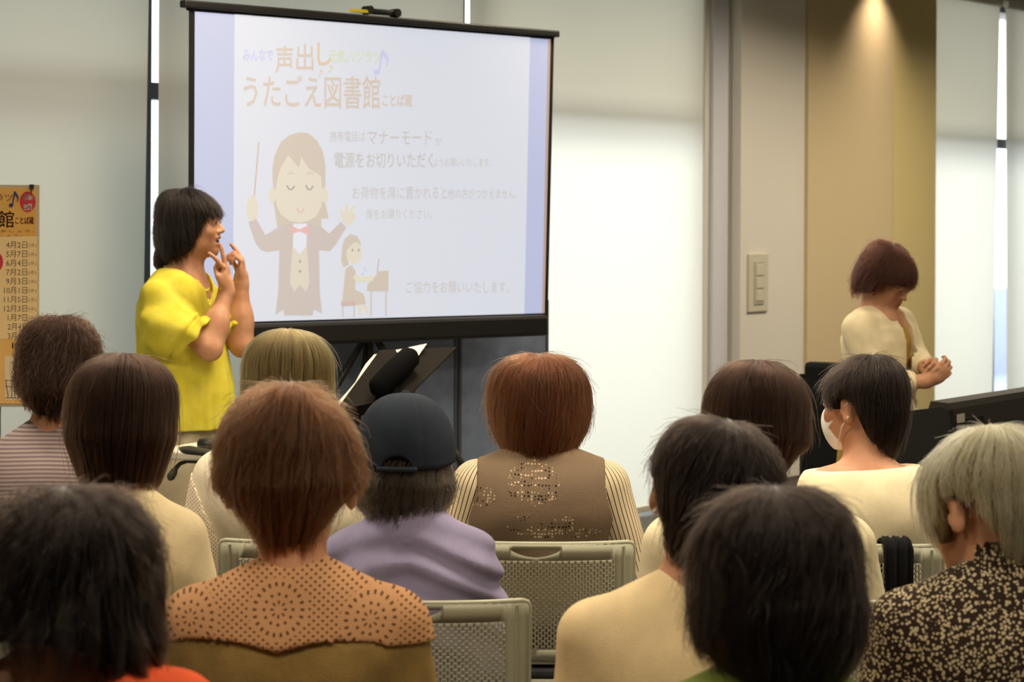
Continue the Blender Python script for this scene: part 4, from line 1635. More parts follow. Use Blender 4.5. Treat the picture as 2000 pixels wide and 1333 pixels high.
def seated(tagp, row, bx, hx, ztop, zn, zsh, sw, label, hs=1.0, up=0.13, head=(0, 0, 0), hy=0.02, smile=False, face=False, dark=None, eo=0.0, flare=0.03):
    d = ROWS[row] + 0.235
    root = empty('person', (P(bx, 1000, d).x, d, 0))
    tag(root, label, 'person', 'seated audience seen from behind')
    J = joints(sw, zsh, zn, flare)
    C = np.array((P(hx, 900, d).x - root.location.x, hy, ztop - up * hs))
    R = rotm(*head)
    F = SDF((-0.34, -0.24, -0.0), (0.34, 0.66, ztop + 0.02), H_SEAT)
    torso(F, J)
    sd_head(F, C, R, hs, smile, J['neck'], True, eo)
    for n, sx in (('l', -1), ('r', 1)):
        s_, e_, w_ = J[n]
        F.cone(s_, e_, 0.047, 0.037, 0.03)
        F.cone(e_, w_, 0.037, 0.025, 0.015)
        sd_hand(F, w_, (-sx * 0.45, 0.85, -0.25), (0, -0.2, -1), (-sx, 0.2, 0), 0.165, ((22, 28, 18), (26, 30, 20), (30, 32, 20), (34, 34, 20)), (30, 15), 0.004)
        F.cone((sx * 0.09, 0.03, 0.548), (sx * 0.105, 0.42, 0.53), 0.078, 0.055, 0.04)
        F.cone((sx * 0.105, 0.42, 0.51), (sx * 0.11, 0.41, 0.09), 0.052, 0.034, 0.03)
        F.cone((sx * 0.11, 0.38, 0.036), (sx * 0.12, 0.56, 0.028), 0.036, 0.026, 0.02)
    body = F.mesh('body', [M_skin, M_lip, M_mouth], root, lip_paint(C, R, hs, smile))
    G = SDF((-0.34, -0.24, 0.40), (0.34, 0.56, 0.66), 0.009)
    G.ell((0, -0.005, 0.560), (0.187, 0.137, 0.098), None, 0.03)
    for sx in (-1, 1):
        G.cone((sx * 0.09, 0.03, 0.552), (sx * 0.105, 0.42, 0.532), 0.090, 0.068, 0.03)
    G2 = SDF((-0.24, 0.24, 0.06), (0.24, 0.56, 0.62), 0.009)
    for sx in (-1, 1):
        G2.cone((sx * 0.105, 0.42, 0.515), (sx * 0.11, 0.41, 0.10), 0.068, 0.052, 0.02)
    G2.cut(lambda x, y, z: 0.10 - z + 0 * x + 0 * y)
    for g in (G, G2):
        g.mesh('trousers' if g is G else 'trouser_legs', dark or M_trous, root)
    for sx in (-1, 1):
        S_ = SDF((sx * 0.12 - 0.07, 0.30, -0.01), (sx * 0.12 + 0.07, 0.64, 0.13), 0.006)
        S_.cone((sx * 0.11, 0.38, 0.045), (sx * 0.12, 0.57, 0.036), 0.045, 0.036, 0.03)
        S_.cut(lambda x, y, z: 0.002 - z + 0 * x + 0 * y)
        S_.mesh('shoe', M_shoe, root)
    eyes(root, C, R, hs, smile)
    return root, J, C, R, hs


def top(root, J, mat, name='blouse', e=0.012, sleeve=0.6, arm=0.013, wr=0.004, seed=1, zcut=None, h=0.006, attrs=None, hem=0.475, wst=(1, 1, 0.5), wf=(16, 50), pre=None, no_arm=False):
    """garment over the trunk; sleeve: how far down the arm (0..2)"""
    zt = J['zn'] + 0.05
    F = SDF((-0.34, -0.24, 0.44), (0.34, 0.36, zt), h)
    torso(F, J, e)
    if not no_arm:
        for n in 'lr':
            s_, e_, w_ = J[n]
            if sleeve <= 1:
                q = s_ + (e_ - s_) * sleeve
                F.cone(s_, q, 0.047 + arm, 0.047 - 0.010 * sleeve + arm * 1.5, 0.03)
            else:
                F.cone(s_, e_, 0.047 + arm, 0.040 + arm, 0.03)
                F.cone(e_, e_ + (w_ - e_) * (sleeve - 1), 0.040 + arm, 0.026 + arm * 1.3, 0.02)
    if pre:
        pre(F)
    w = wav(seed, 9, wf[0], wf[1], wst)
    w2 = wav(seed + 200, 8, 35, 90, (1, 0.6, 0.8))
    low_ = lambda z: np.clip((J['zsh'] + 0.01 - z) * 7, 0.15, 1)
    F.add(lambda x, y, z: wr * 1.5 * w(x, y, z) * low_(z) + wr * 0.45 * w2(x, y, z) * low_(z))
    F.cut(lambda x, y, z: (hem - z) + 0 * x + 0 * y)
    if zcut is not None:
        F.cut(zcut)
    return F.mesh(name, mat, root, None, attrs)


def bob(rx, top_=0.13, hem=-0.12, ryb=0.122, ryf=0.108, cz=0.03, taper=0.75, side=None, front=0.042, off=-0.035, face=118, tip=None):
    side = hem if side is None else side
    m = (0 + hem) / 2
    return HairShape(rx, ryb, ryf, top_ - cz, cz, -0.012, off,
                     low=[(m + 0.02, rx * 0.995, ryb, ryf), (hem + 0.03, rx * (0.45 + 0.5 * taper), ryb * (0.35 + 0.6 * taper), ryf * 0.8), (hem, rx * taper, ryb * taper, ryf * 0.7), (hem - 0.03, rx * taper * 0.9, ryb * taper * 0.92, ryf * 0.6)],
                     hem=((0, hem), (55, hem), (88, side), (face - 6, side * 0.8), (face + 14, front - 0.012), (180, front)))


def crop(rx, top_=0.13, hem=-0.13, ryb=0.115, ryf=0.104, ear=-0.015, nape=0.055, cz=0.03, mid=0.86, off=-0.03, front=0.045, ear2=None, m0=0.98, ha=62):
    return HairShape(rx, ryb, ryf, top_ - cz, cz, -0.012, off,
                     low=[(-0.02, rx * m0, ryb * 0.98, ryf), (-0.055, rx * mid, ryb * 0.88, ryf * 0.95), (-0.095, nape * 1.25, ryb * 0.74, ryf * 0.8), (hem, nape, ryb * 0.60, ryf * 0.6), (hem - 0.03, nape * 0.94, ryb * 0.56, ryf * 0.6)],
                     hem=((0, hem), (ha * 0.6, hem + 0.005), (ha, -0.05), (ha + 15, ear if ear2 is None else ear2), (108, ear), (128, -0.004), (150, front - 0.01), (180, front)))


HB = hair_mat('dark_brown_hair', (44, 27, 18))
HBLK = hair_mat('near_black_hair', (27, 20, 16))
HRED = hair_mat('reddish_brown_hair', (84, 46, 26))
HCHE = hair_mat('chestnut_hair', (80, 48, 27))
HASH = hair_mat('ash_blonde_hair', (128, 108, 66), rand=0.2)
HGRY = hair_mat('silver_blonde_hair', (238, 204, 144), rand=0.16)
HSALT = hair_mat('grey_black_hair', (66, 58, 50), rand=0.25)
ROWBACK = ROWS

# ---- row A: nearest the camera ------------------------------------------------
r_, J, C, R, hs = seated('A1', 'A', 120, 125, 1.197, 0.990, 0.960, 0.238,
                         'person with wavy dark shoulder-length hair and a red-orange top in the near left corner', head=(0, 6, 0))
top(r_, J, cloth('red_orange_knit', (226, 92, 52), 0.06, 400), 'top', sleeve=0.8, seed=3,
    zcut=lambda x, y, z: z - (0.942 + 0.30 * (x - 0.02) + np.clip(-(x + 0.0) * 0.0, 0, 1)) + 0 * y)
make_hair(r_, C, R, hs, HairShape(0.114, 0.122, 0.105, 0.10, 0.03, -0.012, -0.03,
          low=[(-0.03, 0.117, 0.122, 0.10), (-0.075, 0.122, 0.118, 0.085), (-0.115, 0.118, 0.104, 0.07), (-0.15, 0.105, 0.09, 0.06)],
          hem=((-180, 0.042), (-135, 0.0), (-118, -0.06), (-100, -0.085), (-70, -0.080), (-35, -0.066), (0, -0.070), (35, -0.088), (70, -0.118), (100, -0.115), (118, -0.08), (135, 0.0), (180, 0.042))),
          HBLK, (24, 18, 15), n=8000, seed=11, wave=(0.009, 6), lump=0.010, clump=22, cl=0.75, fly=0.05, jit=0.07, tipout=0.012, layered=0.15, flow=0.22)
r_, J, C, R, hs = seated('A2', 'A', 1500, 1512, 1.204, 0.975, 0.935, 0.215,
                         'person with full rounded near-black hair and a green collar, in front of the cream sweater', head=(8, 8, 0), hs=1.03)
top(r_, J, cloth('olive_green_knit', (110, 122, 52), 0.06, 400), 'top', e=0.014, sleeve=0.8, seed=4)
make_hair(r_, C, R, hs, HairShape(0.108, 0.118, 0.104, 0.096, 0.03, -0.012, -0.03,
          low=[(-0.03, 0.110, 0.118, 0.10), (-0.07, 0.106, 0.110, 0.085), (-0.10, 0.092, 0.098, 0.07), (-0.125, 0.076, 0.084, 0.06), (-0.15, 0.07, 0.08, 0.06)],
          hem=((0, -0.122), (45, -0.120), (75, -0.09), (98, -0.045), (125, -0.01), (150, 0.03), (180, 0.042))),
          HBLK, (24, 18, 15), n=9000, seed=12, wave=(0.004, 5), lump=0.008, clump=26, cl=0.3, fly=0.06, jit=0.05, layered=0.65, flow=0.25)

# ---- row B -------------------------------------------------------------------
r_, J, C, R, hs = seated('B1', 'B', 578, 568, 1.275, 0.970, 0.918, 0.245,
                         'person with puffed chestnut hair and a khaki cardigan with a peach crochet yoke', head=(0, 4, 0), hs=1.05, up=0.167, eo=0.022)
M_khaki = cloth('khaki_linen', (140, 116, 68), 0.08, 300, folds=2.0, bump=0.4)
M_lace = Mat('peach_crochet', (200, 152, 108), 0.9, 0.15)
_x, _y, _z = M_lace.obj()


def medallion(cx, cz, dots):
    """rings of holes around a centre; 1 inside a hole"""
    dx, dz = _x - cx, _z - cz
    rr = (dx * dx + dz * dz).sqrt()
    an = dz.atan2(dx)
    tot = None
    for r0, n_, w_ in dots:
        ring = (rr - r0).abs().lt(w_)
        hole = ((an * (n_ / 2)).sin().abs()).lt(0.55)
        v = ring * hole
        tot = v if tot is None else tot.max(v)
    return tot, rr


rings = ((0.011, 8, 0.0032), (0.024, 12, 0.0024), (0.040, 22, 0.0034))
h1, r1 = medallion(-0.018, 0.905, rings)
h2, r2 = medallion(0.135, 0.888, rings)
h3, r3 = medallion(-0.170, 0.886, rings)
rm_ = r1.min(r2).min(r3)
ga = (_x * 0.8 + _z) * 520.0
gb = (_x * 0.8 - _z) * 520.0
grid = ga.sin().gt(0.25) * gb.sin().gt(0.25) * rm_.gt(0.05)
holes = h1.max(h2).max(h3).max(grid)
M_lace.base(M_lace.mix(holes, (188, 142, 102), (92, 62, 38)))
M_lace.bump(holes * -1.0 + M_lace.noise(300, 2) * 0.3, 0.8, 0.003)
top(r_, J, M_khaki, 'cardigan', e=0.016, sleeve=1.6, arm=0.018, seed=5, wr=0.005)


def scallop(x):
    u = np.abs(x + 0.02)
    return 0.834 + 0.020 * np.sin(np.clip(u / 0.19, 0, 1) * PI * 0.92) + 0.0015 * np.sin(x * 420)


top(r_, J, M_lace, 'crochet_yoke', e=0.022, sleeve=0.3, arm=0.022, seed=6, wr=0.002, hem=0.80,
    zcut=lambda x, y, z: (scallop(x) - z) + 0 * y)
make_hair(r_, C, R, hs, HairShape(0.104, 0.118, 0.112, 0.128, 0.035, -0.012, -0.02,
          low=[(0.0, 0.108, 0.120, 0.11), (-0.035, 0.096, 0.110, 0.10), (-0.06, 0.080, 0.100, 0.09), (-0.085, 0.066, 0.085, 0.08), (-0.108, 0.056, 0.072, 0.07), (-0.14, 0.052, 0.066, 0.06)],
          hem=((0, -0.110), (35, -0.104), (52, -0.075), (66, -0.03), (84, -0.008), (108, -0.01), (130, 0.0), (150, 0.035), (180, 0.045))),
          HCHE, (36, 22, 13), n=9000, seed=13, wave=(0.005, 5), lump=0.017, clump=26, cl=0.3, fly=0.06, jit=0.03, layered=0.7, flow=0.3)

r_, J, C, R, hs = seated('B2', 'B', 1348, 1400, 1.2157, 0.958, 0.905, 0.245,
                         'person in a plain cream sweater with short dark hair and a pearl earring', head=(-12, 6, 11), hs=1.05, eo=0.018, flare=0.012)
top(r_, J, cloth('cream_sweater_knit', (222, 200, 156), 0.03, 500, folds=1.0), 'sweater', e=0.014, sleeve=1.7, arm=0.016, seed=7, wr=0.003)
make_hair(r_, C, R, hs, crop(0.104, 0.126, -0.118, 0.116, 0.106, ear=0.016, nape=0.06, mid=0.74, m0=0.88, ha=56), HBLK, (26, 20, 16), n=8000, seed=14,
          wave=(0.003, 4), lump=0.006, cl=0.3, fly=0.04, jit=0.025, layered=0.6, flow=0.22)
_e = P(1281, 1000, r_.location.y + C[1] - 0.02)
ec = np.array((_e.x - r_.location.x, C[1] - 0.02, _e.z))
mb = MB(); mb.lathe([(0.0055 * math.sin(t), 0.0055 * math.cos(t)) for t in np.linspace(0, PI, 9)], ec, 12)
tag(mb.build('pearl_earring', Mat('pearl', (236, 226, 210), 0.2, 0.6), r_, True), 'white pearl earring')

r_, J, C, R, hs = seated('B3', 'B', 1956, 1922, 1.198, 0.985, 0.925, 0.245,
                         'person with silver-blonde hair and a dark blouse patterned with small pale flowers', head=(40, 12, 0), hs=1.02, eo=0.012, flare=0.010)
M_flor = Mat('dark_flowered_cloth', (48, 36, 30), 0.85, 0.15)
M_flor.obj()
vo = M_flor.new('ShaderNodeTexVoronoi'); vo.inputs['Scale'].default_value = 150; vo.inputs['Randomness'].default_value = 0.85
M_flor.link(M_flor._v, vo.inputs['Vector'])
vd = X(M_flor.nt, vo.outputs['Distance'])
fl = (vd + (M_flor.noise(160, 2) - 0.5) * 0.45).lt(0.40)
M_flor.base(M_flor.mix(fl, (46, 34, 28), (190, 174, 140)))
M_flor.bump(M_flor.noise(9, 3, 0.55), 0.4, 0.01)
top(r_, J, M_flor, 'blouse', e=0.014, sleeve=1.0, arm=0.018, seed=8, wr=0.004)
CF = SDF((-0.10, -0.14, J['zn'] - 0.06), (0.10, 0.10, J['zn'] + 0.05), 0.004)
CF.cone(J['neck'] + np.array((0, 0, -0.02)), J['neck'] + np.array((0, 0.004, 0.030)), 0.070, 0.064, 0.01)
CF.add(lambda x, y, z: 0.004 * np.sin(22 * np.arctan2(y + 0.025, x)) * np.clip((z - J['zn'] + 0.02) * 30, 0, 1))
CF.cut(lambda x, y, z: z - (J['zn'] + 0.016 - 0.25 * y) + 0 * x)
CF.mesh('ruffled_collar', M_flor, r_)
HS3 = crop(0.104, 0.13, -0.105, 0.118, 0.108, ear=0.0, nape=0.066, mid=0.88, ear2=0.024, ha=50)
HS3.hem = ((0, -0.105), (30, -0.10), (48, -0.055), (64, 0.008), (80, 0.024), (93, 0.02), (101, -0.03), (112, -0.056), (126, -0.04), (140, 0.0), (160, 0.04), (180, 0.045))
make_hair(r_, C, R, hs, HS3, HGRY, (110, 92, 60), n=8000, seed=15,
          wave=(0.002, 3), lump=0.006, fly=0.05, jit=0.03, cl=0.5, layered=0.5, flow=0.18)

# ---- row C -------------------------------------------------------------------
r_, J, C, R, hs = seated('C1', 'C', 232, 237, 1.261, 0.992, 0.935, 0.208,
                         'person with a smooth dark brown bob and a plain beige top', head=(0, 5, 0), hs=1.03)
top(r_, J, cloth('beige_cotton', (224, 206, 164), 0.04, 400, folds=1.0), 'top', e=0.012, sleeve=1.0, arm=0.015, seed=9, wr=0.003)
make_hair(r_, C, R, hs, bob(0.113, 0.128, -0.134, taper=0.70), HB, (34, 22, 15), n=6500, seed=16, wave=(0.002, 3), lump=0.0045, clump=40, fly=0.03, jit=0.03, cl=0.4, layered=0.16, flow=0.22)

r_, J, C, R, hs = seated('C2', 'C', 803, 792, 1.181, 0.940, 0.888, 0.202,
                         'person in a dark navy baseball cap and a lavender shirt', head=(-6, 4, 0), up=0.125)
M_lav = cloth('lavender_cotton', (146, 140, 172), 0.05, 450, folds=0.0)
top(r_, J, M_lav, 'shirt', e=0.016, sleeve=0.95, arm=0.022, seed=10, wr=0.006, wst=(1, 1, 0.35), wf=(12, 34),
    pre=lambda F: F.add(lambda x, y, z: 0.007 * np.sin(75 * (z + 0.25 * np.abs(x) + 0.8 * x * x) + 2.5 * np.sin(9 * x + 14 * z)) * np.clip((0.92 - z) * 12, 0, 1)))
CF = SDF((-0.12, -0.16, J['zn'] - 0.08), (0.12, 0.12, J['zn'] + 0.04), 0.004)
CF.cone(J['neck'] + np.array((0, 0, -0.03)), J['neck'] + np.array((0, 0.0, 0.03)), 0.082, 0.064, 0.01)
CF.cut(lambda x, y, z: z - (J['zn'] + 0.006 - 0.5 * y - 0.012) + 0 * x)
CF.mesh('collar', M_lav, r_)
# shaggy hair below the cap
make_hair(r_, C, R, hs, HairShape(0.090, 0.108, 0.10, 0.08, 0.02, -0.012, -0.02,
          low=[(-0.03, 0.095, 0.108, 0.098), (-0.07, 0.106, 0.112, 0.085), (-0.11, 0.098, 0.098, 0.07), (-0.14, 0.080, 0.085, 0.06)],
          hem=((0, -0.130), (50, -0.128), (85, -0.10), (110, -0.06), (130, 0.0), (180, 0.03))),
          HSALT, (40, 34, 30), n=5000, seed=17, wave=(0.004, 5), lump=0.007, fly=0.05, jit=0.08, zroot=-0.012, layered=0.2)
M_cap = cloth('navy_cap_twill', (38, 46, 56), 0.06, 600, 0.85, 0.3)
CS = HairShape(0.102, 0.118, 0.112, 0.122, -0.002, -0.010, -0.012, pw=0.78, low=[(-0.035, 0.1015, 0.117, 0.110), (-0.06, 0.10, 0.115, 0.108)], hem=((0, -0.036), (60, -0.03), (180, 0.012)))
cap = MB()
na, ns = 96, 26
aa = np.linspace(0, 2 * PI, na, endpoint=False)
arch = np.where(np.cos(aa) > 0, np.clip(1 - (np.sin(aa) * 0.117 / 0.036) ** 2, 0, 1), 0) ** 0.5 * 0.030
se = np.interp(-(CS.hz(aa) + arch), -CS.z, CS.t)
rows = []
for i in range(ns + 1):
    S = se * i / ns
    seam = -0.0014 * np.exp(-((np.mod(aa, PI / 3) - PI / 6 + 0.0) / 0.02) ** 2 * 0.5)
    rows.append(CS.at(S, aa, 0.006 + seam * np.clip(i / 6, 0, 1)))
for i in range(ns, -1, -1):
    S = se * i / ns
    rows.append(CS.at(S, aa, 0.003))
V = np.concatenate(rows)
V = C + V @ (R * hs).T
fs = [(i * na + k, i * na + (k + 1) % na, (i + 1) * na + (k + 1) % na, (i + 1) * na + k) for i in range(2 * ns + 1) for k in range(na)]
cap.add([tuple(v) for v in V], fs)
capo = cap.build('baseball_cap', M_cap, r_, True)
hl = lambda x, y, z: Vector(C + hs * (R @ np.array((x, y, z))))
mb = MB(); mb.lathe([(0.0, 0.006), (0.006, 0.005), (0.009, 0.0), (0.009, -0.003)], hl(0, -0.022, 0.1255), 14, Matrix([list(v) for v in R]))
mb.build('top_button', M_cap, capo, True)
mb = MB()
for sgn in (1,):
    pts = [hl(0.112 * math.sin(t) * 0.9, -0.010 - 0.1235 * math.cos(t), -0.0335) for t in np.linspace(-0.42, 0.42, 13)]
mb.tube(pts, 0.0055, 8)
mb.build('adjuster_strap', M_cap, capo, True)
mb = MB()
n2 = 17
up_, dn_ = [], []
for t in np.linspace(-1.0, 1.0, n2):
    a_ = t * 1.05
    for q, rr_ in ((up_, 0.0), (dn_, 1.0)):
        L_ = 0.075 * math.cos(t * PI / 2) ** 0.7 * rr_ if abs(t) < 1 else 0
        q.append(hl(0.104 * math.sin(a_), -0.010 + 0.116 * math.cos(a_) + L_, 0.016 - 0.012 * rr_ * math.cos(t * PI / 2)))
nv = len(up_)
thick = Vector((0, 0, 0.004))
allv = up_ + dn_ + [v - thick for v in up_] + [v - thick for v in dn_]
ff = []
for i in range(nv - 1):
    ff += [(i, i + 1, nv + i + 1, nv + i), (2 * nv + i, 3 * nv + i, 3 * nv + i + 1, 2 * nv + i + 1), (nv + i, nv + i + 1, 3 * nv + i + 1, 3 * nv + i)]
mb.add(allv, ff)
mb.build('visor', M_cap, capo, True)

r_, J, C, R, hs = seated('C3', 'C', 1482, 1482, 1.253, 0.985, 0.925, 0.262,
                         'person with smooth dark brown hair and an ivory top left of the masked person', head=(-14, 5, 0), hs=1.02)
top(r_, J, cloth('ivory_knit', (234, 222, 184), 0.03, 450, folds=1.0), 'top', e=0.014, sleeve=1.5, arm=0.018, seed=21, wr=0.004)
make_hair(r_, C, R, hs, bob(0.109, 0.128, -0.115, taper=0.68, side=-0.055), HB, (32, 22, 16), n=6000, seed=18, wave=(0.002, 3), lump=0.0045, clump=40, fly=0.03, jit=0.03, cl=0.4, layered=0.16, flow=0.22)

# ---- row D: front row ----------------------------------------------------------
r_, J, C, R, hs = seated('D1', 'D', 105, 115, 1.2976, 1.045, 0.985, 0.225,
                         'person with curly dark brown hair and a mauve striped top, below the poster', head=(0, 4, 0))
M_str = Mat('mauve_striped_jersey', (150, 134, 132), 0.9, 0.15)
_x, _y, _z = M_str.obj()
st = ((_z + _x * _x * 0.25) * (2 * PI / 0.0098)).sin().gt(0.15)
M_str.base(M_str.mix(st, (152, 138, 134), (112, 98, 100)))
top(r_, J, M_str, 'striped_top', e=0.012, sleeve=1.0, arm=0.018, seed=22, wr=0.003)
make_hair(r_, C, R, hs, HairShape(0.101, 0.116, 0.106, 0.10, 0.03, -0.012, -0.03,
          low=[(-0.02, 0.103, 0.115, 0.10), (-0.06, 0.098, 0.108, 0.09), (-0.09, 0.082, 0.094, 0.08), (-0.115, 0.068, 0.078, 0.06), (-0.14, 0.062, 0.07, 0.06)],
          hem=((0, -0.116), (45, -0.108), (75, -0.07), (100, -0.05), (125, -0.02), (150, 0.03), (180, 0.042))),
          HB, (34, 22, 16), n=7500, seed=19, wave=(0.008, 7), lump=0.011, clump=18, cl=0.5, fly=0.06, jit=0.05, layered=0.45, flow=0.35)

r_, J, C, R, hs = seated('D2', 'D', 562, 562, 1.271, 1.015, 0.965, 0.245,
                         'person with a straight ash-blonde bob and a white blouse with lace at the shoulder', head=(0, 4, 0))
M_wl = cloth('white_cotton', (236, 226, 200), 0.03, 400, folds=1.2)
_x, _y, _z = M_wl.obj()
top(r_, J, M_wl, 'blouse', e=0.014, sleeve=0.9, arm=0.024, seed=23, wr=0.005)
M_wlace = Mat('white_lace', (228, 216, 190), 0.9, 0.15)
_x, _y, _z = M_wlace.obj()
lz = ((_x + _z) * 620).sin().gt(0.3) * ((_x - _z) * 620).sin().gt(0.3)
M_wlace.base(M_wlace.mix(lz, (236, 224, 198), (168, 140, 112)))
M_wlace.bump(lz * -1.0, 0.6, 0.002)
top(r_, J, M_wlace, 'lace_insert', e=0.004, sleeve=0.86, arm=0.028, seed=23, wr=0.005, hem=0.60,
    zcut=lambda x, y, z: x + 0.226 - (0.893 - z) * 0.464 + 0 * y)
make_hair(r_, C, R, hs, bob(0.112, 0.128, -0.150, taper=0.86), HASH, (88, 74, 46), n=6500, seed=20, wave=(0.001, 3), lump=0.003, fly=0.015, jit=0.03, cl=0.6, layered=0.08, flow=0.08)

r_, J, C, R, hs = seated('D3', 'D', 1056, 1053, 1.212, 0.972, 0.952, 0.240,
                         'person with reddish-brown hair and a grey-brown eyelet vest over a striped shirt', head=(-4, 3, 0), hs=1.04, flare=0.055)
M_ss = Mat('cream_striped_shirt', (220, 200, 162), 0.9, 0.15)
pa = M_ss.attr('stripe')
M_ss.base(M_ss.mix((pa * (2 * PI)).sin().gt(0.80), (216, 200, 168), (58, 42, 34)))


def arm_u(p):
    """stripe coordinate running along each sleeve"""
    out = np.zeros(len(p))
    for n, sx in (('l', -1), ('r', 1)):
        a, b = J[n][0], J[n][1]
        ax = (b - a) / np.linalg.norm(b - a)
        q = p - a
        t = q @ ax
        perp = q - t[:, None] * ax
        ang = np.arctan2(perp @ np.array((0, 1, 0)), perp @ np.array((sx, 0, 0)))
        u = ang * 0.07 / 0.0125
        u = np.where(t < 0.0, (p[:, 1] * 0 + ang * 0.07) / 0.0125, u)
        m = p[:, 0] * sx > 0
        out = np.where(m, u, out)
    return out


top(r_, J, M_ss, 'striped_shirt', e=0.006, sleeve=1.4, arm=0.014, seed=24, wr=0.003, attrs={'stripe': arm_u})
M_vest = Mat('grey_brown_eyelet_cloth', (124, 108, 88), 0.85, 0.2)
_x, _y, _z = M_vest.obj()
vv = M_vest.new('ShaderNodeTexVoronoi'); vv.inputs['Scale'].default_value = 120; vv.inputs['Randomness'].default_value = 0.35
M_vest.link(M_vest._v, vv.inputs['Vector'])
vdist = X(M_vest.nt, vv.outputs['Distance'])
dots = vdist.lt(0.33)
nz_ = (M_vest.noise(26, 2) - 0.5) * 0.05
mask = None
for cx, cz, rx_, rz_ in ((-0.02, 0.905, 0.066, 0.056), (-0.150, 0.872, 0.040, 0.026), (0.00, 0.805, 0.085, 0.030), (-0.185, 0.93, 0.03, 0.03), (0.168, 0.90, 0.012, 0.05), (0.10, 0.785, 0.05, 0.012)):
    e_ = (((_x - cx) / rx_) * ((_x - cx) / rx_) + ((_z - cz) / rz_) * ((_z - cz) / rz_)).sqrt() + nz_ * 6.0
    mk = e_.lt(1.0)
    mask = mk if mask is None else mask.max(mk)
sel = M_vest.noise(45, 1).gt(0.52)
c1 = M_vest.mix(dots * mask, (124, 106, 86), (206, 186, 152))
c2n = M_vest.new('ShaderNodeMix'); c2n.data_type = 'RGBA'
M_vest.link((dots * mask * sel).k, c2n.inputs[0]); M_vest.link(c1, c2n.inputs[6]); c2n.inputs[7].default_value = (*lin((44, 34, 28)), 1)
M_vest.base(c2n.outputs[2])
M_vest.bump(M_vest.noise(400, 2) + M_vest.noise(8, 3, 0.5, (1, 1, 1)) * 2.5, 0.4, 0.006)
top(r_, J, M_vest, 'eyelet_vest', e=0.020, seed=25, wr=0.005, no_arm=True, wst=(1, 1, 1), wf=(10, 30),
    zcut=lambda x, y, z: np.abs(x) - (0.158 + 0.5 * np.clip(0.90 - z, 0, 0.2) ** 1.3) + 0 * y)
make_hair(r_, C, R, hs, HairShape(0.117, 0.122, 0.108, 0.098, 0.03, -0.012, -0.03,
          low=[(-0.01, 0.118, 0.122, 0.105), (-0.05, 0.110, 0.116, 0.09), (-0.085, 0.092, 0.102, 0.08), (-0.108, 0.083, 0.09, 0.06), (-0.14, 0.078, 0.085, 0.06)],
          hem=((0, -0.108), (60, -0.106), (90, -0.09), (110, -0.07), (130, 0.0), (180, 0.042))),
          HRED, (48, 26, 15), n=8000, seed=26, wave=(0.003, 4), lump=0.006, clump=30, fly=0.07, jit=0.05, cl=0.35, layered=0.45, flow=0.2)

r_, J, C, R, hs = seated('D4', 'D', 1690, 1684, 1.216, 0.958, 0.945, 0.185,
                         'person turned left in a white face mask with short black hair and cream top', head=(46, 2, 0), face=True)
top(r_, J, cloth('cream_jersey', (238, 226, 190), 0.03, 500, folds=1.0), 'top', e=0.010, sleeve=0.8, arm=0.018, seed=27, wr=0.003,
    zcut=lambda x, y, z: z - (0.938 + 0.06 * x + 0.0 * y))
make_hair(r_, C, R, hs, HairShape(0.091, 0.106, 0.104, 0.096, 0.03, -0.012, -0.025,
          low=[(-0.01, 0.092, 0.106, 0.10), (-0.05, 0.084, 0.10, 0.09), (-0.09, 0.066, 0.088, 0.08), (-0.125, 0.05, 0.075, 0.07), (-0.15, 0.046, 0.07, 0.07)],
          hem=((0, -0.132), (38, -0.118), (60, -0.062), (78, 0.02), (96, 0.026), (106, -0.006), (118, 0.004), (135, 0.035), (180, 0.045))),
          HBLK, (24, 18, 15), n=8000, seed=28, wave=(0.002, 4), lump=0.006, cl=0.25, fly=0.04, jit=0.02, layered=0.7, flow=0.25, rad=0.0005)
M_mask = Mat('white_mask_fabric', (236, 232, 224), 0.8, 0.2)
MK = SDF(C - 0.14, C + 0.14, 0.003)
Tm = lambda p: C + hs * (R @ np.array(p, float))
MK.ell(Tm((0, 0.028, -0.050)), (0.0665, 0.078, 0.075), R, 0.01)
MK.ell(Tm((0, 0.085, -0.035)), (0.022, 0.032, 0.035), R, 0.03)


def mcut(x, y, z):
    q = [x - C[0], y - C[1], z - C[2]]
    l = [R[0, i] * q[0] + R[1, i] * q[1] + R[2, i] * q[2] for i in range(3)]
    top_e = l[2] - (-0.012 - 0.35 * (l[1] - 0.10) * -1)
    return np.maximum(np.maximum(-(l[1] - (0.058 - 1.0 * np.abs(l[2] + 0.052))), l[2] + 0.004), -0.108 - l[2])


MK.cut(mcut)
mk = MK.mesh('face_mask', M_mask, r_)
for sx in (-1, 1):
    for z0 in (-0.012, -0.095):
        mb = MB(); mb.tube([Vector(Tm((sx * 0.064, 0.02 if z0 > -0.05 else 0.028, z0))), Vector(Tm((sx * 0.078, 0.004, z0 * 0.55 + 0.006))), Vector(Tm((sx * 0.085, -0.022, -0.004 + (0.018 if z0 > -0.05 else -0.016))))], 0.0016, 6)
        mb.build('ear_loop', M_mask, mk, True)

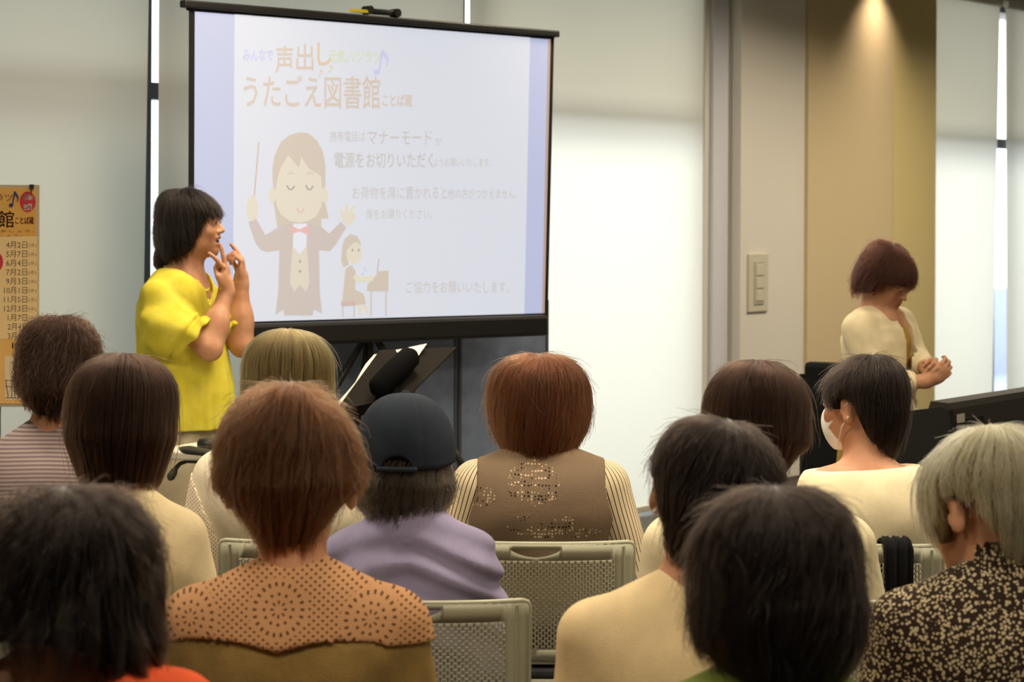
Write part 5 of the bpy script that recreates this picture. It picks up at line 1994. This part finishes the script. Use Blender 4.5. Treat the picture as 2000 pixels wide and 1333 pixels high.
# ---- chairs ---------------------------------------------------------------------
for row, px, lab, yaw in (
        ('D', 1046, 'pale perforated chair right behind the vest wearer, its handle slot in full view', 0),
        ('D', 619, 'pale perforated chair of the ash-blonde person, only its upper left corner in view', 0),
        ('D', 1684, 'pale perforated chair with the black scarf hanging over its back', -12),
        ('D', 105, 'pale perforated chair of the person in the mauve striped top', 0),
        ('C', 806, 'pale perforated chair of the person in the navy cap', 0),
        ('C', 1510, 'pale perforated chair between the big dark head and the flowered blouse', 0),
        ('C', 218, 'pale perforated chair of the person with the dark brown bob', 0),
        ('B', 578, 'pale perforated chair of the person in the crochet-yoked cardigan', 0),
        ('B', 1348, 'pale perforated chair of the person in the plain cream sweater', 0),
        ('B', 1948, 'pale perforated chair of the silver-blonde person', 0),
        ('A', 120, 'pale perforated chair of the wavy-haired person in the near left corner', 0),
        ('A', 1500, 'pale perforated chair of the person with the green collar', 0)):
    place_chair(px, ROWS[row], lab, yaw)

# ---- black scarf over the masked person's chair ------------------------------------
dS = ROWS['D'] - 0.02
M_scarf = cloth('black_scarf_cloth', (18, 18, 19), 0.1, 300, 0.95, 0.3)
sc0 = P(1749, 1052, dS)
scarf = empty('scarf', (sc0.x, dS, 0.0))
mb = MB()
path = [(0.075, 0.66), (0.05, 0.74), (0.034, 0.780), (0.012, 0.791), (-0.014, 0.788), (-0.022, 0.77), (-0.026, 0.69), (-0.022, 0.60), (-0.018, 0.53)]
NX = 21
vs = []
for layer in (0.004, -0.004):
    for j, (y, z) in enumerate(path):
        f = j / (len(path) - 1)
        w = 0.036 + 0.004 * math.sin(f * 5) - (0.006 if j in (2, 3, 4) else 0)
        for i in range(NX):
            u = i / (NX - 1) * 2 - 1
            fold = 0.004 * math.sin(u * 9 + f * 1.5) + 0.004 * math.sin(u * 17 + 2)
            sgn = 1 if y > 0.02 else -1
            vs.append((u * w + 0.006 * (f - 0.5) * 2, y + sgn * layer + (fold if j not in (2, 3, 4) else 0) + (-0.012 if y < 0 else 0.012), z + (layer + fold * 0.5 if j in (2, 3, 4) else 0)))
nP = len(path)
fs = []
for l in (0, 1):
    o_ = l * nP * NX
    for j in range(nP - 1):
        for i in range(NX - 1):
            q = (o_ + j * NX + i, o_ + j * NX + i + 1, o_ + (j + 1) * NX + i + 1, o_ + (j + 1) * NX + i)
            fs.append(q if l else q[::-1])
for j in range(nP - 1):
    for i in (0, NX - 1):
        fs.append((j * NX + i, (j + 1) * NX + i, nP * NX + (j + 1) * NX + i, nP * NX + j * NX + i))
for i in range(NX - 1):
    for j in (0, nP - 1):
        fs.append((j * NX + i, j * NX + i + 1, nP * NX + j * NX + i + 1, nP * NX + j * NX + i))
mb.add(vs, fs)
mb.build('hanging_cloth', M_scarf, scarf, True)
tag(scarf, 'black scarf hanging over a chair back near the flowered blouse', 'scarf')
# ================================================================== THE TWO STANDING WOMEN
def loftfield(F, rows, yaw=0.0, pleat=(0, 0.0), k=0.03):
    """rows: (z, cx, cy, half-width across, half-depth) from bottom to top; yaw of the cross-section"""
    zs = np.array([r[0] for r in rows])
    lo = (min(r[1] for r in rows) - 0.35, min(r[2] for r in rows) - 0.35, zs[0] - 0.03)
    hi = (max(r[1] for r in rows) + 0.35, max(r[2] for r in rows) + 0.35, zs[-1] + 0.03)
    sl, x, y, z = F.win(lo, hi)
    f = lambda i: np.interp(z, zs, [r[i] for r in rows]).astype(np.float32)
    cx, cy, a, b = f(1), f(2), f(3), f(4)
    c, s_ = math.cos(yaw), math.sin(yaw)
    X_, Y_ = x - cx, y - cy
    u, v = c * X_ + s_ * Y_, -s_ * X_ + c * Y_
    if pleat[0]:
        th = np.arctan2(v / b, u / a)
        g = np.clip((zs[-1] - z) / (zs[-1] - zs[0]), 0, 1)
        sc_ = 1 + pleat[1] * g * (np.sin(pleat[0] * th + 6 * g) * 0.6 + np.sin(pleat[0] * 1.7 * th + 1.3) * 0.4)
        a, b = a * sc_, b * sc_
    d = (np.sqrt((u / a) ** 2 + (v / b) ** 2) - 1) * np.minimum(a, b)
    d = np.maximum(d, np.maximum(zs[0] - z, z - zs[-1]))
    F.put(sl, d.astype(np.float32), k)


# ---------------------------------------------------------------- woman in yellow
YD = 8.6
yo = P(375, 700, YD)
yw = empty('person', (yo.x, YD, 0))
tag(yw, 'standing woman in a bright yellow blouse raising both hands to her smiling face', 'person')


def yq(px, py, dy=0.0):
    v = P(px, py, YD)
    return np.array((v.x - yo.x, dy, v.z))


Cy = yq(377, 441)
Ry = rotm(-97, -2, 0)
TY = math.radians(-115)
fwd = np.array((-math.sin(TY), math.cos(TY), 0)); rgt = np.array((fwd[1], -fwd[0], 0))
chest = yq(350, 612)
shR = yq(318, 580, -0.15); shL = yq(382, 580, 0.14)
elR, wrR = yq(422, 674, -0.19), yq(450, 568, -0.115)
elL, wrL = yq(468, 676, 0.07), yq(466, 556, 0.075)
F = SDF((-0.28, -0.32, 0.0), (0.30, 0.32, 1.66), 0.0038)
sd_head(F, Cy, Ry, 1.0, True, yq(362, 548))
F.cone(yq(352, 575, -0.10), yq(352, 575, 0.10), 0.06, 0.06, 0.04)
Rt = np.array(Matrix.Rotation(TY, 3, 'Z'))
F.ell(chest, (0.165, 0.105, 0.17), Rt, 0.05)
F.ell(yq(352, 740), (0.145, 0.105, 0.16), Rt, 0.05)
F.ell(yq(352, 830), (0.17, 0.12, 0.12), Rt, 0.05)
F.cone(shR, elR, 0.048, 0.043, 0.03); F.cone(elR, wrR, 0.043, 0.027, 0.02)
F.ell(elR * 0.62 + wrR * 0.38, (0.042, 0.042, 0.06), None, 0.03)
F.cone(shL, elL, 0.048, 0.042, 0.03); F.cone(elL, wrL, 0.041, 0.026, 0.02)
F.ell(elL * 0.62 + wrL * 0.38, (0.040, 0.040, 0.06), None, 0.03)
sd_hand(F, wrR, (-0.04, -0.02, 1), (-1, 0.15, 0), (0, -1, 0), 0.172, ((38, 6, 4), (6, 6, 4), (62, 88, 50), (66, 88, 50)), (20, 55), 0.003, 7)
sd_hand(F, wrL, (0.02, 0.0, 1), (-1, -0.1, 0), (0, 1, 0), 0.168, ((30, 8, 4), (50, 70, 40), (56, 84, 50), (50, 80, 50)), (20, 55), 0.003, 5)
for sy in (-1, 1):
    hp = yq(352, 850, 0) + rgt * sy * -0.085
    F.cone(hp, np.array((hp[0] + 0.01, hp[1], 0.48)), 0.082, 0.055, 0.03)
    F.cone(np.array((hp[0] + 0.01, hp[1], 0.48)), np.array((hp[0], hp[1], 0.09)), 0.055, 0.034, 0.03)
    F.cone(np.array((hp[0] - 0.02, hp[1], 0.035)), np.array((hp[0], hp[1], 0.03)) + fwd * 0.16, 0.034, 0.026, 0.02)
F.mesh('body', [M_skin, M_lip, M_mouth], yw, lip_paint(Cy, Ry, 1.0, True))
eyes(yw, Cy, Ry, 1.0, True)
# blouse
M_yel = Mat('yellow_gauze', (214, 202, 70), 0.85, 0.15)
M_yel.vary((206, 192, 58), (220, 208, 78), 14, 2)
M_yel.bump(M_yel.noise(600, 2) + M_yel.noise(30, 3, 0.5, (1, 1, 0.12)) * 3.0, 0.35, 0.004)
M_yel.b.inputs['Subsurface Weight'].default_value = 0.0
M_yel.b.inputs['Subsurface Radius'].default_value = (0.01, 0.01, 0.003)
F = SDF((-0.30, -0.36, 0.78), (0.30, 0.36, 1.46), 0.0045)
zz = lambda py: yq(0, py)[2]
hem = zz(833)
loftfield(F, [(hem - 0.01, yq(366, 0)[0], 0.0, 0.205, 0.172), (zz(760), yq(364, 0)[0], 0.0, 0.198, 0.165), (zz(690), yq(358, 0)[0], 0.0, 0.190, 0.150),
              (zz(630), yq(353, 0)[0], 0.0, 0.180, 0.126), (zz(590), yq(350, 0)[0], 0.0, 0.165, 0.110), (zz(562), yq(350, 0)[0], 0.0, 0.125, 0.085), (zz(545), yq(352, 0)[0], 0.0, 0.07, 0.065)],
          TY, (13, 0.055), 0.03)
F.cone(yq(362, 575), yq(362, 548), 0.075, 0.070, 0.03)
F.cone(yq(346, 568, -0.05), shR, 0.062, 0.056, 0.03)
F.cone(yq(362, 568, 0.05), shL, 0.062, 0.056, 0.03)
F.cone(yq(352, 575, -0.10), yq(352, 575, 0.10), 0.073, 0.073, 0.03)
F.ell(chest, (0.178, 0.118, 0.18), Rt, 0.05)
for sh, mid, el, sd_ in ((shR, yq(342, 640, -0.185), elR, -1), (shL, yq(412, 632, 0.14), elL, 1)):
    S_ = SDF((-0.30, -0.36, 0.78), (0.30, 0.36, 1.46), 0.0045)
    cuff = sh + (el - sh) * 0.80
    S_.chain([sh, mid, cuff, el], [0.050, 0.080, 0.066, 0.066], 0.05)
    ax = (el - sh) / np.linalg.norm(el - sh)
    if sd_ < 0:
        ax = np.array((0.80, 0, -0.60)); cuff = yq(393, 654, -0.185)
    wv = lambda x, y, z: ax[0] * (x - cuff[0]) + ax[1] * (y - cuff[1]) + ax[2] * (z - cuff[2])
    S_.cut(lambda x, y, z: wv(x, y, z) - 0.004)
    # gathered band just before the ruffle
    S_.add(lambda x, y, z: 0.012 * np.exp(-((wv(x, y, z) + 0.028) / 0.009) ** 2))
    fo = wav(31 + sd_, 8, 30, 80, (1, 1, 0.4))
    fl_ = lambda x, y, z: np.sin(95 * (0.55 * (x - cuff[0]) + 0.85 * (z - cuff[2])) + 3 * np.sin(14 * x + 9 * z))
    S_.add(lambda x, y, z: 0.003 * fo(x, y, z) + 0.0045 * fl_(x, y, z))
    hh_ = np.clip(0.5 + 0.5 * (F.D - S_.D) / 0.028, 0, 1)
    F.D = F.D * (1 - hh_) + S_.D * hh_ - 0.028 * hh_ * (1 - hh_)
w1 = wav(77, 8, 20, 70, (1, 1, 0.12))
w2y = wav(78, 9, 60, 130, (1, 1, 0.10))
F.add(lambda x, y, z: 0.006 * w1(x, y, z) * np.clip((1.36 - z) * 6, 0.1, 1) + 0.0028 * w2y(x, y, z))
F.cut(lambda x, y, z: (hem - z) + 0 * x + 0 * y)
na_ = yq(360, 545)
def collar_cut(x, y, z):
    rr_ = np.sqrt((x - na_[0]) ** 2 + (y - na_[1]) ** 2) + 0 * z
    pl = z - (zz(532) - 0.75 * np.clip(x - yq(345, 0)[0], -0.02, 0.2)) + 0 * y
    return np.where(rr_ < 0.098, pl, -1.0)
F.cut(collar_cut)
F.ell(yq(408, 574, -0.04), (0.016, 0.05, 0.035), Rt, 0.004, True)
F.mesh('blouse', M_yel, yw)
# gathered neckline band
mb = MB()
pts = []
for t in np.linspace(0, 2 * PI, 40, endpoint=False):
    c0 = yq(362, 541)
    p = c0 + rgt * (0.076 * math.cos(t)) + fwd * (0.072 * math.sin(t) + 0.004) + np.array((0, 0, -0.046 * math.sin(t) - 0.004 + 0.002 * math.sin(19 * t)))
    pts.append(Vector(p))
mb.tube(pts, 0.0075, 8, closed=True)
mb.build('neck_frill', M_yel, yw, True)
# trousers and shoes
M_bt = cloth('beige_trouser_cloth', (206, 192, 160), 0.04, 400)
F = SDF((-0.30, -0.26, 0.05), (0.30, 0.26, 0.95), 0.007)
F.ell(yq(358, 850), (0.185, 0.14, 0.13), Rt, 0.04)
for sy in (-1, 1):
    hp = yq(358, 850, 0) + rgt * sy * -0.085
    F.cone(hp, np.array((hp[0] + 0.01, hp[1], 0.40)), 0.105, 0.088, 0.03)
    F.cone(np.array((hp[0] + 0.01, hp[1], 0.40)), np.array((hp[0], hp[1], 0.07)), 0.088, 0.08, 0.03)
F.cut(lambda x, y, z: 0.085 - z + 0 * x + 0 * y)
F.mesh('trousers', M_bt, yw)
for sy in (-1, 1):
    hp = yq(352, 850, 0) + rgt * sy * -0.085
    a_ = np.array((hp[0] - 0.02, hp[1], 0.045)); b_ = a_ + fwd * 0.18
    F = SDF(np.minimum(a_, b_) - 0.07 * np.array((1, 1, .68)), np.maximum(a_, b_) + 0.07, 0.006)
    F.cone(a_, b_, 0.043, 0.034, 0.02)
    F.cut(lambda x, y, z: 0.002 - z + 0 * x + 0 * y)
    F.mesh('shoe', M_shoe, yw)
make_hair(yw, Cy, Ry, 1.0, HairShape(0.094, 0.120, 0.112, 0.098, 0.03, -0.012, -0.03,
          low=[(-0.02, 0.098, 0.122, 0.112), (-0.06, 0.098, 0.118, 0.10), (-0.095, 0.092, 0.106, 0.085), (-0.125, 0.078, 0.092, 0.07), (-0.15, 0.07, 0.085, 0.06)],
          hem=((0, -0.122), (45, -0.118), (75, -0.108), (98, -0.098), (112, -0.070), (122, -0.020), (134, 0.022), (150, 0.030), (180, 0.030))),
          HBLK, (26, 19, 15), n=8000, seed=41, wave=(0.004, 4), lump=0.006, clump=30, cl=0.35, fly=0.04, jit=0.05, layered=0.4, flow=0.15)
Ct = Cy + Ry @ np.array((0, -0.098, -0.105))
make_hair(yw, Ct, Ry, 1.0, HairShape(0.040, 0.040, 0.040, 0.035, 0.0, 0, 0.0, low=[(-0.03, 0.036, 0.038, 0.036), (-0.055, 0.022, 0.024, 0.022)], hem=((0, -0.05), (180, -0.05))),
          HBLK, (26, 19, 15), n=1200, seed=42, wave=(0.004, 5), lump=0.004, clump=9, name='ponytail', jit=0.12)

# ---------------------------------------------------------------- woman in the cream jacket
RD = 9.3
ro = P(1722, 800, RD)
rw = empty('person', (ro.x, RD, 0))
tag(rw, 'standing woman in a cream jacket over a mustard dress, looking down with clasped hands', 'person')


def rq(px, py, dy=0.0):
    v = P(px, py, RD)
    return np.array((v.x - ro.x, dy, v.z))


Cr = rq(1727, 547, -0.06)
Rr = rotm(-128, 30, 0)
TR_ = math.radians(-125)
fw = np.array((-math.sin(TR_), math.cos(TR_), 0)); rg = np.array((fw[1], -fw[0], 0))
Rt2 = np.array(Matrix.Rotation(TR_, 3, 'Z'))
ch = rq(1716, 668)
sR = rq(1668, 640, -0.13); sL = rq(1766, 636, 0.12)
eR, wR = rq(1700, 742, -0.19), rq(1786, 736, -0.25)
eL, wL = rq(1790, 705, 0.02), rq(1806, 722, -0.16)
F = SDF((-0.26, -0.44, 0.0), (0.28, 0.30, 1.46), 0.0045)
sd_head(F, Cr, Rr, 0.97, False, rq(1712, 622, -0.01))
F.cone(rq(1716, 625, -0.06), rq(1716, 625, 0.06), 0.055, 0.055, 0.04)
F.ell(ch, (0.15, 0.098, 0.15), Rt2, 0.05)
F.ell(rq(1716, 760), (0.135, 0.10, 0.16), Rt2, 0.05)
F.ell(rq(1716, 840), (0.165, 0.12, 0.12), Rt2, 0.05)
F.cone(sR, eR, 0.045, 0.037, 0.03); F.cone(eR, wR, 0.036, 0.025, 0.02)
F.cone(sL, eL, 0.045, 0.037, 0.03); F.cone(eL, wL, 0.036, 0.025, 0.02)
sd_hand(F, wR, (0.75, 0.0, 0.45), (0.1, 0.7, 0.2), (-0.3, 0, 1), 0.165, ((35, 45, 30), (38, 48, 30), (40, 50, 30), (42, 50, 30)), (25, 20), 0.003, 3)
sd_hand(F, wL, (0.05, -0.55, 0.25), (-0.5, 0, -0.5), (0, -0.2, 1), 0.160, ((40, 55, 35), (42, 55, 35), (44, 55, 35), (46, 55, 35)), (25, 20), 0.003, 3)
for sy in (-1, 1):
    hp = rq(1716, 850) + rg * sy * -0.08
    F.cone(hp, np.array((hp[0], hp[1], 0.45)), 0.078, 0.052, 0.03)
    F.cone(np.array((hp[0], hp[1], 0.45)), np.array((hp[0], hp[1], 0.08)), 0.052, 0.032, 0.03)
    F.cone(np.array((hp[0], hp[1], 0.035)) - fw * 0.02, np.array((hp[0], hp[1], 0.03)) + fw * 0.15, 0.032, 0.025, 0.02)
F.mesh('body', [M_skin, M_lip, M_mouth], rw, lip_paint(Cr, Rr, 0.97))
eyes(rw, Cr, Rr, 0.97, False, True)
rz = lambda py: rq(0, py)[2]
M_must = cloth('mustard_dress_cloth', (166, 134, 62), 0.10, 120, folds=1.5, bump=0.4)
F = SDF((-0.30, -0.36, 0.30), (0.30, 0.36, 1.26), 0.006)
loftfield(F, [(0.32, 0.0, 0.0, 0.235, 0.20), (0.55, 0.0, 0.0, 0.20, 0.165), (rz(830), -0.01, 0.0, 0.178, 0.135), (rz(760), -0.01, 0.0, 0.150, 0.112), (rz(700), -0.01, 0.0, 0.155, 0.108),
              (rz(655), -0.01, 0.0, 0.163, 0.113), (rz(634), -0.01, 0, 0.135, 0.098), (rz(618), -0.01, 0, 0.075, 0.068)], TR_, (9, 0.06), 0.03)
F.mesh('dress', M_must, rw)
M_jac = cloth('cream_jacket_cloth', (226, 212, 174), 0.04, 350, folds=1.5)
F = SDF((-0.30, -0.40, 0.75), (0.32, 0.36, 1.28), 0.005)
loftfield(F, [(rz(800), 0.0, 0.0, 0.172, 0.135), (rz(760), 0.0, 0.0, 0.166, 0.128), (rz(700), -0.005, 0.0, 0.172, 0.124), (rz(655), -0.01, 0.0, 0.172, 0.124), (rz(630), -0.01, 0.0, 0.142, 0.106), (rz(614), -0.015, 0.0, 0.078, 0.076)], TR_, (0, 0), 0.03)
F.cone(rq(1711, 640), rq(1711, 618), 0.070, 0.066, 0.03)
F.cone(rq(1704, 628, -0.05), sR, 0.060, 0.058, 0.03); F.cone(rq(1722, 628, 0.05), sL, 0.060, 0.058, 0.03)
F.ell(ch, (0.166, 0.112, 0.16), Rt2, 0.05)
for s_, e_, w_, q_ in ((sR, eR, wR, 0.62), (sL, eL, wL, 0.35)):
    F.cone(s_, e_, 0.060, 0.055, 0.03)
    F.cone(e_, e_ + (w_ - e_) * q_, 0.055, 0.046, 0.02)
wj = wav(91, 8, 18, 60)
F.add(lambda x, y, z: 0.004 * wj(x, y, z))


def jopen(x, y, z):
    l = rg[0] * (x - ch[0]) + rg[1] * (y - ch[1]); f_ = fw[0] * (x - ch[0]) + fw[1] * (y - ch[1])
    wdt = 0.042 + 0.16 * np.clip((z - rz(640)), 0, 1) + 0.05 * np.clip(rz(700) - z, 0, 1)
    return np.where((f_ > 0.03) & (f_ < 0.135 + 0 * z), wdt - np.abs(l + 0.012), -1.0)


F.cut(jopen)
F.cut(lambda x, y, z: np.where(np.sqrt((x - rq(1711, 0)[0]) ** 2 + y ** 2) + 0 * z < 0.092, (z - rz(612)) + 0.6 * np.clip(x * fw[0] + y * fw[1], -0.03, 0.2), -1.0))
F.mesh('jacket', M_jac, rw)
for sy in (-1, 1):
    hp = rq(1716, 850) + rg * sy * -0.08
    a_ = np.array((hp[0], hp[1], 0.043)) - fw * 0.02; b_ = a_ + fw * 0.17
    F = SDF(np.minimum(a_, b_) - 0.07 * np.array((1, 1, .68)), np.maximum(a_, b_) + 0.07, 0.006)
    F.cone(a_, b_, 0.041, 0.033, 0.02)
    F.cut(lambda x, y, z: 0.002 - z + 0 * x + 0 * y)
    F.mesh('shoe', M_shoe, rw)
make_hair(rw, Cr, Rr, 0.97, HairShape(0.102, 0.118, 0.112, 0.102, 0.03, -0.012, -0.03,
          low=[(-0.02, 0.102, 0.115, 0.108), (-0.06, 0.094, 0.104, 0.095), (-0.09, 0.08, 0.09, 0.08), (-0.12, 0.066, 0.076, 0.06)],
          hem=((0, -0.105), (45, -0.10), (75, -0.075), (98, -0.055), (116, -0.02), (130, 0.015), (150, 0.026), (180, 0.028))),
          hair_mat('dark_auburn_hair', (62, 32, 22)), (30, 18, 13), n=6500, seed=43, wave=(0.006, 5), lump=0.010, clump=24, cl=0.3, fly=0.06, jit=0.06, layered=0.6, flow=0.3)
